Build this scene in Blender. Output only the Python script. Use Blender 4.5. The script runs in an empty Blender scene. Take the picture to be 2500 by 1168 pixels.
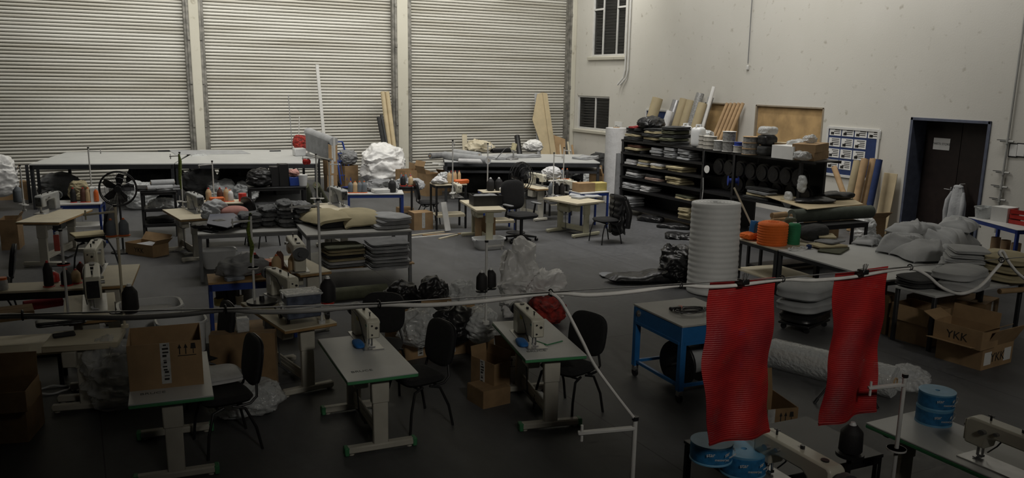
import bpy, math, random
from mathutils import Vector, Matrix, Euler, noise
SC = bpy.context.scene
COL = SC.collection
PI = math.pi
# ------------------------------------------------------------------ camera
FPX, YAW, PITCH, ROLL, PPY, PPX, CAMH = 2065.8, .476023, .211463, -.017060, 640., 1250., 3.1
def _basis():
    cy, sy = math.cos(YAW), math.sin(YAW)
    fwd = Vector((sy*math.cos(PITCH), cy*math.cos(PITCH), -math.sin(PITCH)))
    right = Vector((cy, -sy, 0)); down = fwd.cross(right)
    r = right*math.cos(ROLL)+down*math.sin(ROLL); d = down*math.cos(ROLL)-right*math.sin(ROLL)
    return r, d, fwd
CR, CD, CF = _basis(); CAM = Vector((0, 0, CAMH))
cam = bpy.data.cameras.new('camera'); cam_ob = bpy.data.objects.new('camera', cam); COL.objects.link(cam_ob)
cam.sensor_width = 36; cam.sensor_fit = 'HORIZONTAL'; cam.lens = 36*FPX/2500
cam.shift_y = (PPY-584)/2500; cam.clip_start = .05; cam.clip_end = 200
m = Matrix.Identity(4)
for i in range(3): m[i][0] = CR[i]; m[i][1] = -CD[i]; m[i][2] = -CF[i]; m[i][3] = CAM[i]
cam_ob.matrix_world = m
SC.camera = cam_ob
def ray(px, py): return CR*((px-PPX)/FPX)+CD*((py-PPY)/FPX)+CF
def P(px, py, z=0.):                      # point of the plane at height z seen at a photo pixel
    d = ray(px, py); return CAM+d*((z-CAMH)/d.z)
def onY(px, py, Y): d = ray(px, py); return CAM+d*(Y/d.y)
def onX(px, py, X): d = ray(px, py); return CAM+d*(X/d.x)
def proj(p):
    q = Vector(p)-CAM; w = q.dot(CF); return q.dot(CR)/w*FPX+PPX, q.dot(CD)/w*FPX+PPY
# ------------------------------------------------------------------ world, lamps, exposure
SC.view_settings.view_transform = 'Standard'; SC.view_settings.look = 'None'
SC.view_settings.gamma = 1; SC.view_settings.use_curve_mapping = False
SC.view_settings.exposure = 0.0
wd = bpy.data.worlds.new('night'); SC.world = wd; wd.use_nodes = True
wd.node_tree.nodes['Background'].inputs[0].default_value = (.55, .56, .6, 1)
wd.node_tree.nodes['Background'].inputs[1].default_value = .004
def area(name, loc, target, sx, sy, power, col=(1, .95, .86), spread=180):
    l = bpy.data.lights.new(name, 'AREA'); l.shape = 'RECTANGLE'; l.size = sx; l.size_y = sy
    l.energy = power; l.color = col; l.spread = math.radians(spread)
    o = bpy.data.objects.new(name, l); COL.objects.link(o); o.location = loc
    o.rotation_euler = (Vector(target)-Vector(loc)).to_track_quat('-Z', 'Y').to_euler(); return o
# rows of ceiling lamps over the shutter end of the hall and along the right wall; unseen, arranged so the near end falls dark
area('ceiling_lamp_row_far', (6.5, 21.5, 7.4), (6.5, 25.6, 4.0), 16, .7, 500, (1, .97, .90), spread=160)
area('ceiling_lamp_row_mid', (7.0, 15.0, 7.9), (7.2, 17.5, 0), 12, .7, 310, (1, .97, .92), spread=120)
area('ceiling_lamp_row_right', (11.2, 13.5, 7.8), (14.6, 14.2, 1.5), .7, 9, 165, (1, .97, .92), spread=140)
area('added_wall_wash_right', (13.6, 15.5, 8.2), (15.6, 15.5, 5.6), 17, .5, 190, (1, .97, .91), spread=130)  # unseen light added to brighten the upper part of the right wall
sp = bpy.data.lights.new('added_front_spot', 'SPOT'); sp.energy = 580; sp.color = (1, .95, .86); sp.spot_size = math.radians(58); sp.spot_blend = 1; sp.shadow_soft_size = .5  # spotlight added behind the camera to brighten the hose, nets and near desks
spo = bpy.data.objects.new('added_front_spot', sp); COL.objects.link(spo); spo.location = (2.0, -2.4, 5.6); spo.rotation_euler = (Vector((5.2, 12.5, .9))-Vector((2.0, -2.4, 5.6))).to_track_quat('-Z', 'Y').to_euler()
s2 = sp.copy(); s2.energy = 430; s2.spot_size = math.radians(42); s2o = bpy.data.objects.new('added_front_spot', s2); COL.objects.link(s2o); s2o.location = (5.5, -2.4, 5.6); s2o.rotation_euler = (Vector((9.1, 7.3, .3))-Vector((5.5, -2.4, 5.6))).to_track_quat('-Z', 'Y').to_euler()  # second added spotlight, brightens the cartons and foam roll at right
# ------------------------------------------------------------------ materials
MATS = {}
def mat(name, col, rough=.6, metal=0., var=.12, vscale=8., bump=0., bscale=60., col2=None, spec=.5, trans=0., alpha=1., coat=0.):
    if name in MATS: return MATS[name]
    mt = bpy.data.materials.new(name); mt.use_nodes = True; MATS[name] = mt
    nt = mt.node_tree; N = nt.nodes; L = nt.links; b = N['Principled BSDF']
    b.inputs['Roughness'].default_value = rough; b.inputs['Metallic'].default_value = metal
    b.inputs['Specular IOR Level'].default_value = spec
    if trans: b.inputs['Transmission Weight'].default_value = trans
    if alpha < 1: b.inputs['Alpha'].default_value = alpha
    if coat: b.inputs['Coat Weight'].default_value = coat
    tc = N.new('ShaderNodeTexCoord')
    nz = N.new('ShaderNodeTexNoise'); nz.inputs['Scale'].default_value = vscale; nz.inputs['Detail'].default_value = 5
    L.new(tc.outputs['Object'], nz.inputs['Vector'])
    mx = N.new('ShaderNodeMix'); mx.data_type = 'RGBA'
    c2 = col2 if col2 else tuple(max(0, c*(1-2.2*var)) for c in col)
    mx.inputs[6].default_value = (*col, 1); mx.inputs[7].default_value = (*c2, 1)
    rp = N.new('ShaderNodeMapRange'); rp.inputs[1].default_value = .35; rp.inputs[2].default_value = .75
    L.new(nz.outputs['Fac'], rp.inputs[0]); L.new(rp.outputs[0], mx.inputs[0]); L.new(mx.outputs[2], b.inputs['Base Color'])
    if bump:
        n2 = N.new('ShaderNodeTexNoise'); n2.inputs['Scale'].default_value = bscale; n2.inputs['Detail'].default_value = 4
        bp = N.new('ShaderNodeBump'); bp.inputs['Strength'].default_value = bump; bp.inputs['Distance'].default_value = .02
        L.new(tc.outputs['Object'], n2.inputs['Vector']); L.new(n2.outputs['Fac'], bp.inputs['Height']); L.new(bp.outputs[0], b.inputs['Normal'])
    return mt
def clear_mat(name, col, opacity, rough=.15, bump=.6, bscale=25.):
    if name in MATS: return MATS[name]
    mt = bpy.data.materials.new(name); mt.use_nodes = True; MATS[name] = mt
    nt = mt.node_tree; N = nt.nodes; L = nt.links; b = N['Principled BSDF']; out = N['Material Output']
    b.inputs['Base Color'].default_value = (*col, 1); b.inputs['Roughness'].default_value = rough
    tc = N.new('ShaderNodeTexCoord'); n2 = N.new('ShaderNodeTexNoise'); n2.inputs['Scale'].default_value = bscale
    bp = N.new('ShaderNodeBump'); bp.inputs['Strength'].default_value = bump; bp.inputs['Distance'].default_value = .03
    L.new(tc.outputs['Object'], n2.inputs['Vector']); L.new(n2.outputs['Fac'], bp.inputs['Height']); L.new(bp.outputs[0], b.inputs['Normal'])
    tr = N.new('ShaderNodeBsdfTransparent'); ms = N.new('ShaderNodeMixShader'); ms.inputs[0].default_value = opacity
    L.new(tr.outputs[0], ms.inputs[1]); L.new(b.outputs[0], ms.inputs[2]); L.new(ms.outputs[0], out.inputs['Surface'])
    return mt
M_white = mat('white_paint', (.62, .62, .6), .45, var=.06)
M_top = mat('white_laminate', (.58, .59, .58), .4, var=.05, vscale=3)
M_greytop = mat('grey_laminate', (.42, .42, .40), .45, var=.07, vscale=3)
M_tan = mat('beige_laminate', (.60, .54, .40), .5, var=.06, vscale=5)
M_green = mat('green_edge', (.06, .26, .11), .5)
M_ply = mat('plywood', (.44, .27, .11), .7, var=.22, vscale=5, bump=.1)
M_board = mat('plywood_board', (.50, .33, .15), .7, var=.2, vscale=3.2, bump=.15)
M_card = mat('cardboard', (.36, .235, .12), .85, var=.12, vscale=6, bump=.05)
M_card2 = mat('cardboard_dark', (.26, .165, .08), .85, var=.15, vscale=6, bump=.05)
M_tube = mat('kraft_tube', (.45, .30, .16), .8, var=.12, vscale=6)
M_cream = mat('cream_card', (.56, .46, .29), .75, var=.1, vscale=4)
M_black = mat('black_paint', (.012, .012, .013), .45, var=.1)
M_blackfab = mat('black_fabric', (.012, .012, .013), .9, var=.2, vscale=30, bump=.25, bscale=200)
M_blackpl = mat('black_plastic', (.018, .018, .02), .35, var=.1)
M_dark = mat('dark_steel', (.04, .042, .046), .5, .3)
M_steel = mat('steel', (.45, .45, .45), .35, .8)
M_blue = mat('blue_steel', (.018, .05, .26), .45, var=.1)
M_blue2 = mat('azure_steel', (.022, .15, .40), .42, var=.08)
M_red = mat('red_plastic', (.55, .03, .022), .4)
M_orange = mat('orange_plastic', (.75, .16, .035), .45)
M_grey = mat('grey_paint', (.22, .225, .23), .5)
M_khakimetal = mat('khaki_enamel', (.52, .50, .36), .45, var=.06)
M_beigemetal = mat('beige_enamel', (.50, .48, .41), .45, var=.06)
M_mach = mat('machine_enamel', (.62, .60, .50), .35, var=.04)
M_machdark = mat('machine_grey', (.09, .095, .10), .4, var=.1)
M_fgrey = mat('grey_cloth', (.42, .43, .44), .9, var=.12, vscale=4, bump=.3, bscale=25)
M_fgrey2 = mat('slate_cloth', (.24, .245, .25), .9, var=.15, vscale=5, bump=.3, bscale=25)
M_fdark = mat('charcoal_cloth', (.035, .036, .036), .85, var=.25, vscale=6, bump=.35, bscale=20)
M_ftan = mat('tan_canvas', (.46, .40, .25), .9, var=.09, vscale=4, bump=.15, bscale=25)
M_folive = mat('olive_cloth', (.10, .105, .065), .9, var=.15, vscale=5, bump=.3, bscale=30)
M_fwhite = mat('white_cloth', (.62, .62, .62), .85, var=.1, vscale=5, bump=.3, bscale=25)
M_tarp = mat('black_tarp', (.014, .014, .015), .38, var=.2, bump=.4, bscale=14)
M_plas = mat('white_plastic', (.66, .67, .67), .35, var=.05)
M_bag = mat('white_bag_film', (.84, .84, .83), .38, var=.08, bump=.5, bscale=12)
M_clear = clear_mat('clear_film', (.75, .77, .78), .42)
M_clear2 = clear_mat('cloudy_film', (.62, .64, .64), .7)
M_glass = mat('dark_glass', (.012, .013, .014), .08, var=.3, vscale=2)
M_foam = mat('foam_sheet', (.78, .79, .78), .6, var=.03, bump=.12, bscale=80)
M_paper = mat('paper', (.72, .72, .70), .8, var=.03)
M_navy = mat('navy_felt', (.02, .04, .13), .9)
M_greenth = mat('green_thread', (.02, .22, .09), .75, bump=.2, bscale=150)
M_orangetw = mat('orange_twine', (.85, .17, .02), .8, var=.08, bump=.4, bscale=60)
M_creamth = mat('cream_thread', (.58, .42, .24), .75, bump=.15, bscale=200)
M_blackth = mat('black_thread', (.012, .011, .012), .7, bump=.15, bscale=200)
M_greyth = mat('grey_thread', (.16, .18, .20), .7, bump=.15, bscale=200)
M_brownth = mat('brown_thread', (.10, .04, .025), .7, bump=.15, bscale=200)
M_ink = mat('black_ink', (.02, .018, .016), .8)
M_tape = mat('packing_tape', (.55, .55, .53), .4, var=.15, vscale=30)
# ------------------------------------------------------------------ mesh builder
def frame(p0, p1):
    d = (Vector(p1)-Vector(p0)); L_ = d.length; q = d.normalized().to_track_quat('Z', 'Y').to_matrix().to_4x4()
    return Matrix.Translation(p0) @ q, L_
class MB:
    def __init__(s): s.v = []; s.f = []; s.T = Matrix.Identity(4)
    def add(s, vs, fs, M=None):
        n = len(s.v); T = s.T @ M if M is not None else s.T
        s.v += [T @ Vector(v) for v in vs]; s.f += [tuple(i+n for i in f) for f in fs]; return s
    def box(s, c, size, rot=(0, 0, 0), ch=0.):
        hx, hy, hz = size[0]/2, size[1]/2, size[2]/2
        M = Matrix.Translation(c) @ Euler(rot).to_matrix().to_4x4()
        if ch <= 0:
            vs = [(x, y, z) for x in (-hx, hx) for y in (-hy, hy) for z in (-hz, hz)]
            return s.add(vs, [(0, 1, 3, 2), (4, 6, 7, 5), (0, 4, 5, 1), (2, 3, 7, 6), (0, 2, 6, 4), (1, 5, 7, 3)], M)
        ch = min(ch, hx*.95, hy*.95, hz*.95); vs = []; ix = {}
        for sx in (-1, 1):
            for sy in (-1, 1):
                for sz in (-1, 1):
                    for a in range(3):
                        p = [sx*hx, sy*hy, sz*hz]
                        for k in range(3):
                            if k != a: p[k] -= (sx, sy, sz)[k]*ch
                        ix[(sx, sy, sz, a)] = len(vs); vs.append(tuple(p))
        fs = []
        for a in range(3):
            b, c_ = (a+1) % 3, (a+2) % 3
            for sa in (-1, 1):
                q = []
                for sb, sc in ((-1, -1), (1, -1), (1, 1), (-1, 1)):
                    k = [0, 0, 0]; k[a] = sa; k[b] = sb; k[c_] = sc; q.append(ix[(*k, a)])
                fs.append(tuple(q if sa > 0 else q[::-1]))
            for sb in (-1, 1):
                for sc in (-1, 1):
                    k1 = [0, 0, 0]; k1[b] = sb; k1[c_] = sc
                    k1[a] = -1; k2 = list(k1); k2[a] = 1
                    q = [ix[(*k1, b)], ix[(*k2, b)], ix[(*k2, c_)], ix[(*k1, c_)]]
                    fs.append(tuple(q if sb*sc < 0 else q[::-1]))
        for sx in (-1, 1):
            for sy in (-1, 1):
                for sz in (-1, 1):
                    q = [ix[(sx, sy, sz, a)] for a in range(3)]
                    fs.append(tuple(q if sx*sy*sz > 0 else q[::-1]))
        return s.add(vs, fs, M)
    def ab(s, a, b, ch=0.):
        return s.box([(a[i]+b[i])/2 for i in range(3)], [abs(b[i]-a[i]) for i in range(3)], ch=ch)
    def cyl(s, p0, p1, r0, r1=None, n=14, caps=True):
        r1 = r0 if r1 is None else r1; M, L_ = frame(p0, p1)
        vs = []; fs = []
        for k in range(n):
            a = 2*PI*k/n; vs += [(r0*math.cos(a), r0*math.sin(a), 0), (r1*math.cos(a), r1*math.sin(a), L_)]
        for k in range(n):
            j = (k+1) % n; fs.append((2*k, 2*j, 2*j+1, 2*k+1))
        if caps: fs.append(tuple(2*k for k in range(n))[::-1]); fs.append(tuple(2*k+1 for k in range(n)))
        return s.add(vs, fs, M)
    def lathe(s, prof, n=20, M=None):          # prof: (r, z) from bottom to top about local z
        vs = []; fs = []; m_ = len(prof)
        for k in range(n):
            a = 2*PI*k/n
            for r, z in prof: vs.append((r*math.cos(a), r*math.sin(a), z))
        for k in range(n):
            j = (k+1) % n
            for i in range(m_-1): fs.append((k*m_+i, j*m_+i, j*m_+i+1, k*m_+i+1))
        if prof[0][0] > 1e-4: fs.append(tuple(k*m_ for k in range(n))[::-1])
        if prof[-1][0] > 1e-4: fs.append(tuple(k*m_+m_-1 for k in range(n)))
        return s.add(vs, fs, M)
    def tube(s, pts, r, n=8, close=False):
        pts = [Vector(p) for p in pts]; m_ = len(pts); rs = r if isinstance(r, (list, tuple)) else [r]*m_
        vs = []; fs = []; up = Vector((0, 0, 1)); X = None
        for i, p in enumerate(pts):
            a = pts[i-1] if (i > 0 or close) else p; b = pts[(i+1) % m_] if (i < m_-1 or close) else p
            t = (b-a).normalized() if (b-a).length > 1e-9 else Vector((0, 0, 1))
            if X is None: X = t.cross(up) if abs(t.z) < .95 else t.cross(Vector((1, 0, 0)))
            X = (X-t*X.dot(t)); X = X.normalized() if X.length > 1e-6 else t.orthogonal().normalized(); Y = t.cross(X)
            for k in range(n):
                c = 2*PI*k/n; vs.append(p+(X*math.cos(c)+Y*math.sin(c))*rs[i])
        for i in range(m_ if close else m_-1):
            i2 = (i+1) % m_
            for k in range(n):
                j = (k+1) % n; fs.append((i*n+k, i*n+j, i2*n+j, i2*n+k))
        if not close: fs.append(tuple(range(n))[::-1]); fs.append(tuple((m_-1)*n+k for k in range(n)))
        return s.add(vs, fs)
    def prism(s, poly, h, M=None):             # poly of (x, y), extruded from z=0 to h
        n = len(poly); vs = [(x, y, 0) for x, y in poly]+[(x, y, h) for x, y in poly]
        fs = [tuple(range(n))[::-1], tuple(range(n, 2*n))]+[(k, (k+1) % n, n+(k+1) % n, n+k) for k in range(n)]
        return s.add(vs, fs, M)
    def sheet(s, fn, nu, nv, t=.004):          # fn(u, v) -> point; closed thin shell along face normals
        top = [[Vector(fn(i/nu, j/nv)) for j in range(nv+1)] for i in range(nu+1)]
        nrm = [[None]*(nv+1) for _ in range(nu+1)]
        for i in range(nu+1):
            for j in range(nv+1):
                a = top[min(i+1, nu)][j]-top[max(i-1, 0)][j]; b = top[i][min(j+1, nv)]-top[i][max(j-1, 0)]
                c = a.cross(b); nrm[i][j] = c.normalized() if c.length > 1e-12 else Vector((0, 0, 1))
        vs = [top[i][j] for i in range(nu+1) for j in range(nv+1)]; n = len(vs)
        vs += [top[i][j]-nrm[i][j]*t for i in range(nu+1) for j in range(nv+1)]
        w = nv+1; fs = []
        for i in range(nu):
            for j in range(nv):
                q = (i*w+j, (i+1)*w+j, (i+1)*w+j+1, i*w+j+1); fs += [q, tuple(k+n for k in q[::-1])]
        ring = [(i, 0) for i in range(nu)]+[(nu, j) for j in range(nv)]+[(i, nv) for i in range(nu, 0, -1)]+[(0, j) for j in range(nv, 0, -1)]
        R_ = [i*w+j for i, j in ring]
        for k in range(len(R_)):
            a, b = R_[k], R_[(k+1) % len(R_)]; fs.append((b, a, a+n, b+n))
        return s.add(vs, fs)
    def puff(s, c, size, p=5., n=8, amp=.0, freq=4., seed=0, rot=(0, 0, 0), flat=False, ridge=0., layers=0):
        # rounded superellipsoid cushion with noise folds; flat keeps the underside level
        hx, hy, hz = size[0]/2, size[1]/2, size[2]/2; ix = {}; vs = []; fs = []
        nx = n; nz = max(2, int(n*min(1, hz/max(hx, hy))*1.6)); nzz = max(2, nz, 4*layers)
        cnt = (nx, nx, nzz)
        def vid(a, i, b, j, cc, sgn):
            q = [0, 0, 0]; q[a] = 2*i/cnt[a]-1; q[b] = 2*j/cnt[b]-1; q[cc] = sgn
            k = tuple(round(t, 4) for t in q)
            if k not in ix:
                l = (abs(q[0])**p+abs(q[1])**p+abs(q[2])**p)**(1/p)
                v = Vector((q[0]/l*hx, q[1]/l*hy, q[2]/l*hz))
                if layers:
                    g = 1-.045*(.5+.5*math.cos(2*PI*layers*(q[2]+1)/2)); v.x *= g; v.y *= g
                if amp or ridge:
                    w = Vector((v.x*freq+seed*7.3, v.y*freq-seed*3.1, v.z*freq*1.5+seed))
                    d = noise.noise_vector(w)*amp
                    if ridge: d += v.normalized()*((.45-abs(noise.noise(w*1.3)))*ridge+(.3-abs(noise.noise(w*3.1)))*ridge*.55)
                    if flat and q[2] < 0: d.z = 0
                    v += d
                if flat: v.z = max(v.z, -hz)
                ix[k] = len(vs); vs.append(v)
            return ix[k]
        for cc in range(3):
            a, b = (cc+1) % 3, (cc+2) % 3
            for sgn in (-1, 1):
                for i in range(cnt[a]):
                    for j in range(cnt[b]):
                        q = [vid(a, i, b, j, cc, sgn), vid(a, i+1, b, j, cc, sgn), vid(a, i+1, b, j+1, cc, sgn), vid(a, i, b, j+1, cc, sgn)]
                        fs.append(tuple(q if sgn > 0 else q[::-1]))
        return s.add(vs, fs, Matrix.Translation(c) @ Euler(rot).to_matrix().to_4x4())
    def build(s, name, mt, parent=None, sharp=38, loc=None, rot=None):
        me = bpy.data.meshes.new(name); me.from_pydata([tuple(v) for v in s.v], [], s.f); me.update()
        me.polygons.foreach_set('use_smooth', [True]*len(me.polygons))
        me.set_sharp_from_angle(angle=math.radians(sharp))
        me.materials.append(mt); o = bpy.data.objects.new(name, me); COL.objects.link(o)
        if parent: o.parent = parent
        if loc is not None: o.location = loc
        if rot is not None: o.rotation_euler = rot if isinstance(rot, (tuple, list)) else (0, 0, rot)
        return o
def tag(o, label, cat, group=None, kind=None):
    o['label'] = label; o['category'] = cat
    if group: o['group'] = group
    if kind: o['kind'] = kind
    return o
def thing(name, label, cat, loc=(0, 0, 0), rz=0, group=None):
    o = bpy.data.objects.new(name, None); COL.objects.link(o); o.empty_display_size = .1
    o.location = loc; o.rotation_euler = rz if isinstance(rz, tuple) else (0, 0, rz); return tag(o, label, cat, group)
def struct(o): o['kind'] = 'structure'; return o
def copy_tree(o, parent=None):
    c = o.copy(); COL.objects.link(c)
    if parent: c.parent = parent
    for ch in list(o.children): copy_tree(ch, c)
    return c
def text(body, size, mt, parent, M, name='printed_text', align='CENTER'):
    cu = bpy.data.curves.new('lettering', 'FONT'); cu.body = body; cu.size = size; cu.align_x = align; cu.align_y = 'CENTER'; cu.extrude = .0008
    tmp = bpy.data.objects.new('lettering', cu); COL.objects.link(tmp)
    me = bpy.data.meshes.new_from_object(tmp); bpy.data.objects.remove(tmp); bpy.data.curves.remove(cu); me.materials.clear(); me.materials.append(mt)
    o = bpy.data.objects.new(name, me); COL.objects.link(o); o.parent = parent; o.matrix_local = M; return o
def top_z(p, py):                         # height above point p whose image row is py
    a, b = -2., 9.
    for _ in range(40):
        c = (a+b)/2
        if proj((p[0], p[1], c))[1] > py: a = c
        else: b = c
    return a
RZ = lambda a: Matrix.Rotation(a, 4, 'Z')
RX = lambda a: Matrix.Rotation(a, 4, 'X')
RY = lambda a: Matrix.Rotation(a, 4, 'Y')
TR = lambda *a: Matrix.Translation(a)
# ================================================================== THE SETTING
YW, XW = 25.9, 15.6
def floor_material():
    mt = bpy.data.materials.new('concrete_floor'); mt.use_nodes = True; nt = mt.node_tree; N = nt.nodes; L = nt.links; b = N['Principled BSDF']
    tc = N.new('ShaderNodeTexCoord')
    n1 = N.new('ShaderNodeTexNoise'); n1.inputs['Scale'].default_value = .55; n1.inputs['Detail'].default_value = 8; n1.inputs['Roughness'].default_value = .65
    n2 = N.new('ShaderNodeTexNoise'); n2.inputs['Scale'].default_value = 14; n2.inputs['Detail'].default_value = 6
    mp = N.new('ShaderNodeMapping'); mp.inputs['Scale'].default_value = (1, .35, 1); mp.inputs['Rotation'].default_value = (0, 0, .5)
    for n in (n2,): L.new(tc.outputs['Object'], n.inputs['Vector'])
    L.new(tc.outputs['Object'], mp.inputs['Vector']); L.new(mp.outputs[0], n1.inputs['Vector'])
    r = N.new('ShaderNodeValToRGB'); r.color_ramp.elements[0].position = .38; r.color_ramp.elements[1].position = .68
    r.color_ramp.elements[0].color = (.052, .053, .054, 1); r.color_ramp.elements[1].color = (.125, .128, .135, 1)
    L.new(n1.outputs['Fac'], r.inputs[0])
    mx = N.new('ShaderNodeMix'); mx.data_type = 'RGBA'; mx.blend_type = 'MULTIPLY'; mx.inputs[0].default_value = .6
    r2 = N.new('ShaderNodeValToRGB'); r2.color_ramp.elements[0].color = (.55, .55, .55, 1); r2.color_ramp.elements[0].position = .3; r2.color_ramp.elements[1].position = .65
    L.new(n2.outputs['Fac'], r2.inputs[0]); L.new(r.outputs[0], mx.inputs[6]); L.new(r2.outputs[0], mx.inputs[7])
    # saw-cut joints of the slab
    br = N.new('ShaderNodeTexBrick'); br.offset = 0; br.inputs['Scale'].default_value = 1; br.inputs['Mortar Size'].default_value = .006
    br.inputs['Brick Width'].default_value = 4.2; br.inputs['Row Height'].default_value = 4.2
    br.inputs['Color1'].default_value = (1, 1, 1, 1); br.inputs['Color2'].default_value = (1, 1, 1, 1); br.inputs['Mortar'].default_value = (.35, .35, .35, 1)
    L.new(tc.outputs['Object'], br.inputs['Vector'])
    m2 = N.new('ShaderNodeMix'); m2.data_type = 'RGBA'; m2.blend_type = 'MULTIPLY'; m2.inputs[0].default_value = 1
    L.new(mx.outputs[2], m2.inputs[6]); L.new(br.outputs['Color'], m2.inputs[7]); L.new(m2.outputs[2], b.inputs['Base Color'])
    rr = N.new('ShaderNodeMapRange'); rr.inputs[3].default_value = .42; rr.inputs[4].default_value = .7
    L.new(n2.outputs['Fac'], rr.inputs[0]); L.new(rr.outputs[0], b.inputs['Roughness'])
    return mt
def wall_material(name, c1, c2):
    mt = bpy.data.materials.new(name); mt.use_nodes = True; nt = mt.node_tree; N = nt.nodes; L = nt.links; b = N['Principled BSDF']
    tc = N.new('ShaderNodeTexCoord'); b.inputs['Roughness'].default_value = .75
    n1 = N.new('ShaderNodeTexNoise'); n1.inputs['Scale'].default_value = .4; n1.inputs['Detail'].default_value = 6
    L.new(tc.outputs['Object'], n1.inputs['Vector'])
    r = N.new('ShaderNodeValToRGB'); r.color_ramp.elements[0].position = .35; r.color_ramp.elements[1].position = .65
    r.color_ramp.elements[0].color = (*c1, 1); r.color_ramp.elements[1].color = (*c2, 1); L.new(n1.outputs['Fac'], r.inputs[0])
    n3 = N.new('ShaderNodeTexNoise'); n3.inputs['Scale'].default_value = 5; n3.inputs['Detail'].default_value = 8
    r3 = N.new('ShaderNodeValToRGB'); r3.color_ramp.elements[0].position = .27; r3.color_ramp.elements[1].position = .36; r3.color_ramp.elements[0].color = (.72, .7, .66, 1)
    L.new(tc.outputs['Object'], n3.inputs['Vector']); L.new(n3.outputs['Fac'], r3.inputs[0])
    mx = N.new('ShaderNodeMix'); mx.data_type = 'RGBA'; mx.blend_type = 'MULTIPLY'; mx.inputs[0].default_value = 1
    L.new(r.outputs[0], mx.inputs[6]); L.new(r3.outputs[0], mx.inputs[7]); L.new(mx.outputs[2], b.inputs['Base Color'])
    n2 = N.new('ShaderNodeTexNoise'); n2.inputs['Scale'].default_value = 30
    bp = N.new('ShaderNodeBump'); bp.inputs['Strength'].default_value = .12; bp.inputs['Distance'].default_value = .01
    L.new(tc.outputs['Object'], n2.inputs['Vector']); L.new(n2.outputs['Fac'], bp.inputs['Height']); L.new(bp.outputs[0], b.inputs['Normal'])
    return mt
def shutter_material():
    mt = bpy.data.materials.new('shutter_steel'); mt.use_nodes = True; nt = mt.node_tree; N = nt.nodes; L = nt.links; b = N['Principled BSDF']
    b.inputs['Roughness'].default_value = .5; b.inputs['Metallic'].default_value = .15
    tc = N.new('ShaderNodeTexCoord')
    n1 = N.new('ShaderNodeTexNoise'); n1.inputs['Scale'].default_value = 1.1; n1.inputs['Detail'].default_value = 7
    mp = N.new('ShaderNodeMapping'); mp.inputs['Scale'].default_value = (.25, 1, 6); L.new(tc.outputs['Object'], mp.inputs['Vector']); L.new(mp.outputs[0], n1.inputs['Vector'])
    r = N.new('ShaderNodeValToRGB'); r.color_ramp.elements[0].position = .3; r.color_ramp.elements[1].position = .62
    r.color_ramp.elements[0].color = (.45, .43, .37, 1); r.color_ramp.elements[1].color = (.66, .65, .60, 1); L.new(n1.outputs['Fac'], r.inputs[0])
    L.new(r.outputs[0], b.inputs['Base Color']); return mt
M_wall = wall_material('painted_wall', (.56, .545, .495), (.61, .595, .55))
M_pier = wall_material('painted_pier', (.52, .50, .42), (.60, .58, .50))
M_shut = shutter_material()
M_dirtyrail = mat('shutter_rail', (.30, .29, .26), .55, .3, var=.3, vscale=7)
M_doorframe = mat('blue_grey_door_frame', (.10, .115, .165), .55, var=.15)
M_doorleaf = mat('dark_brown_door', (.022, .014, .012), .5, var=.2)
mb = MB(); mb.ab((-14, -3, -.2), (XW+.6, YW+.6, 0)); struct(mb.build('floor', floor_material()))
mb = MB(); mb.ab((-14, -3, 8.6), (XW+.6, YW+.6, 8.8)); struct(mb.build('ceiling', M_wall))
mb = MB(); mb.ab((-14.2, -3, 0), (-14, YW+.6, 8.6)); struct(mb.build('wall_left', M_wall))
# back wall: piers and the band above the shutters
PIER = [(-3.25, -2.6), (2.97, 3.43), (9.03, 9.58), (15.33, XW)]
mb = MB(); mb.ab((-14, YW+.18, 0), (XW+.6, YW+.4, 8.6))
mb.ab((-14, YW-.1, 7.4), (XW, YW+.18, 8.6)); mb.ab((-14, YW-.1, 0), (-8.8, YW+.18, 7.4))
for a, b in PIER: mb.ab((a+.1, YW-.2, 0), (b-.1 if b < XW else b, YW+.18, 7.4), .015)
struct(mb.build('wall_back', M_pier))
SH = [(-8.7, -3.27), (-2.58, 2.95), (3.45, 9.01), (9.6, 15.31)]
for k, (a, b) in enumerate(SH):
    mb = MB(); pitch = .0925; ns = 76; pr = []
    for i in range(ns):
        z0 = .04+i*pitch
        for t, o_ in ((0, 0), (.05, .034), (.12, .044), (.25, .053), (.45, .056), (.65, .053), (.8, .045), (.83, .034), (.845, -.05), (.98, -.05)): pr.append((YW+.1-o_, z0+t*pitch))
    vs = [(x, y, z) for y, z in pr for x in (a-.04, b+.04)]
    mb.add(vs, [(2*i, 2*i+1, 2*i+3, 2*i+2) for i in range(len(pr)-1)])
    dr = struct(mb.build('door_%d' % (k+1), M_shut, sharp=45))
    m2 = MB(); m2.ab((a-.04, YW+.03, 0), (b+.04, YW+.12, .06)); struct(m2.build('bottom_rail', M_dirtyrail, dr))
k = 0
for (a, b) in PIER[1:]:
    for x, sgn in ((a, 1), (b, -1)):
        if x >= XW: continue
        mb = MB(); mb.ab((x-.03, YW-.13, 0), (x+.03, YW-.12, 7.4)); mb.ab((x-.035, YW-.13, 0), (x-.027, YW+.1, 7.4)); mb.ab((x+.027, YW-.13, 0), (x+.035, YW+.1, 7.4))
        mb.ab((x+sgn*.035, YW-.17, 0), (x+sgn*.1, YW-.1, 7.4)); k += 1
        for z in (.6, 1.7, 2.9, 4.1, 5.3, 6.4): mb.box((x+sgn*.07, YW-.18, z), (.06, .03, .1))
        struct(mb.build('trim_%d' % k, M_dirtyrail))
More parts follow.
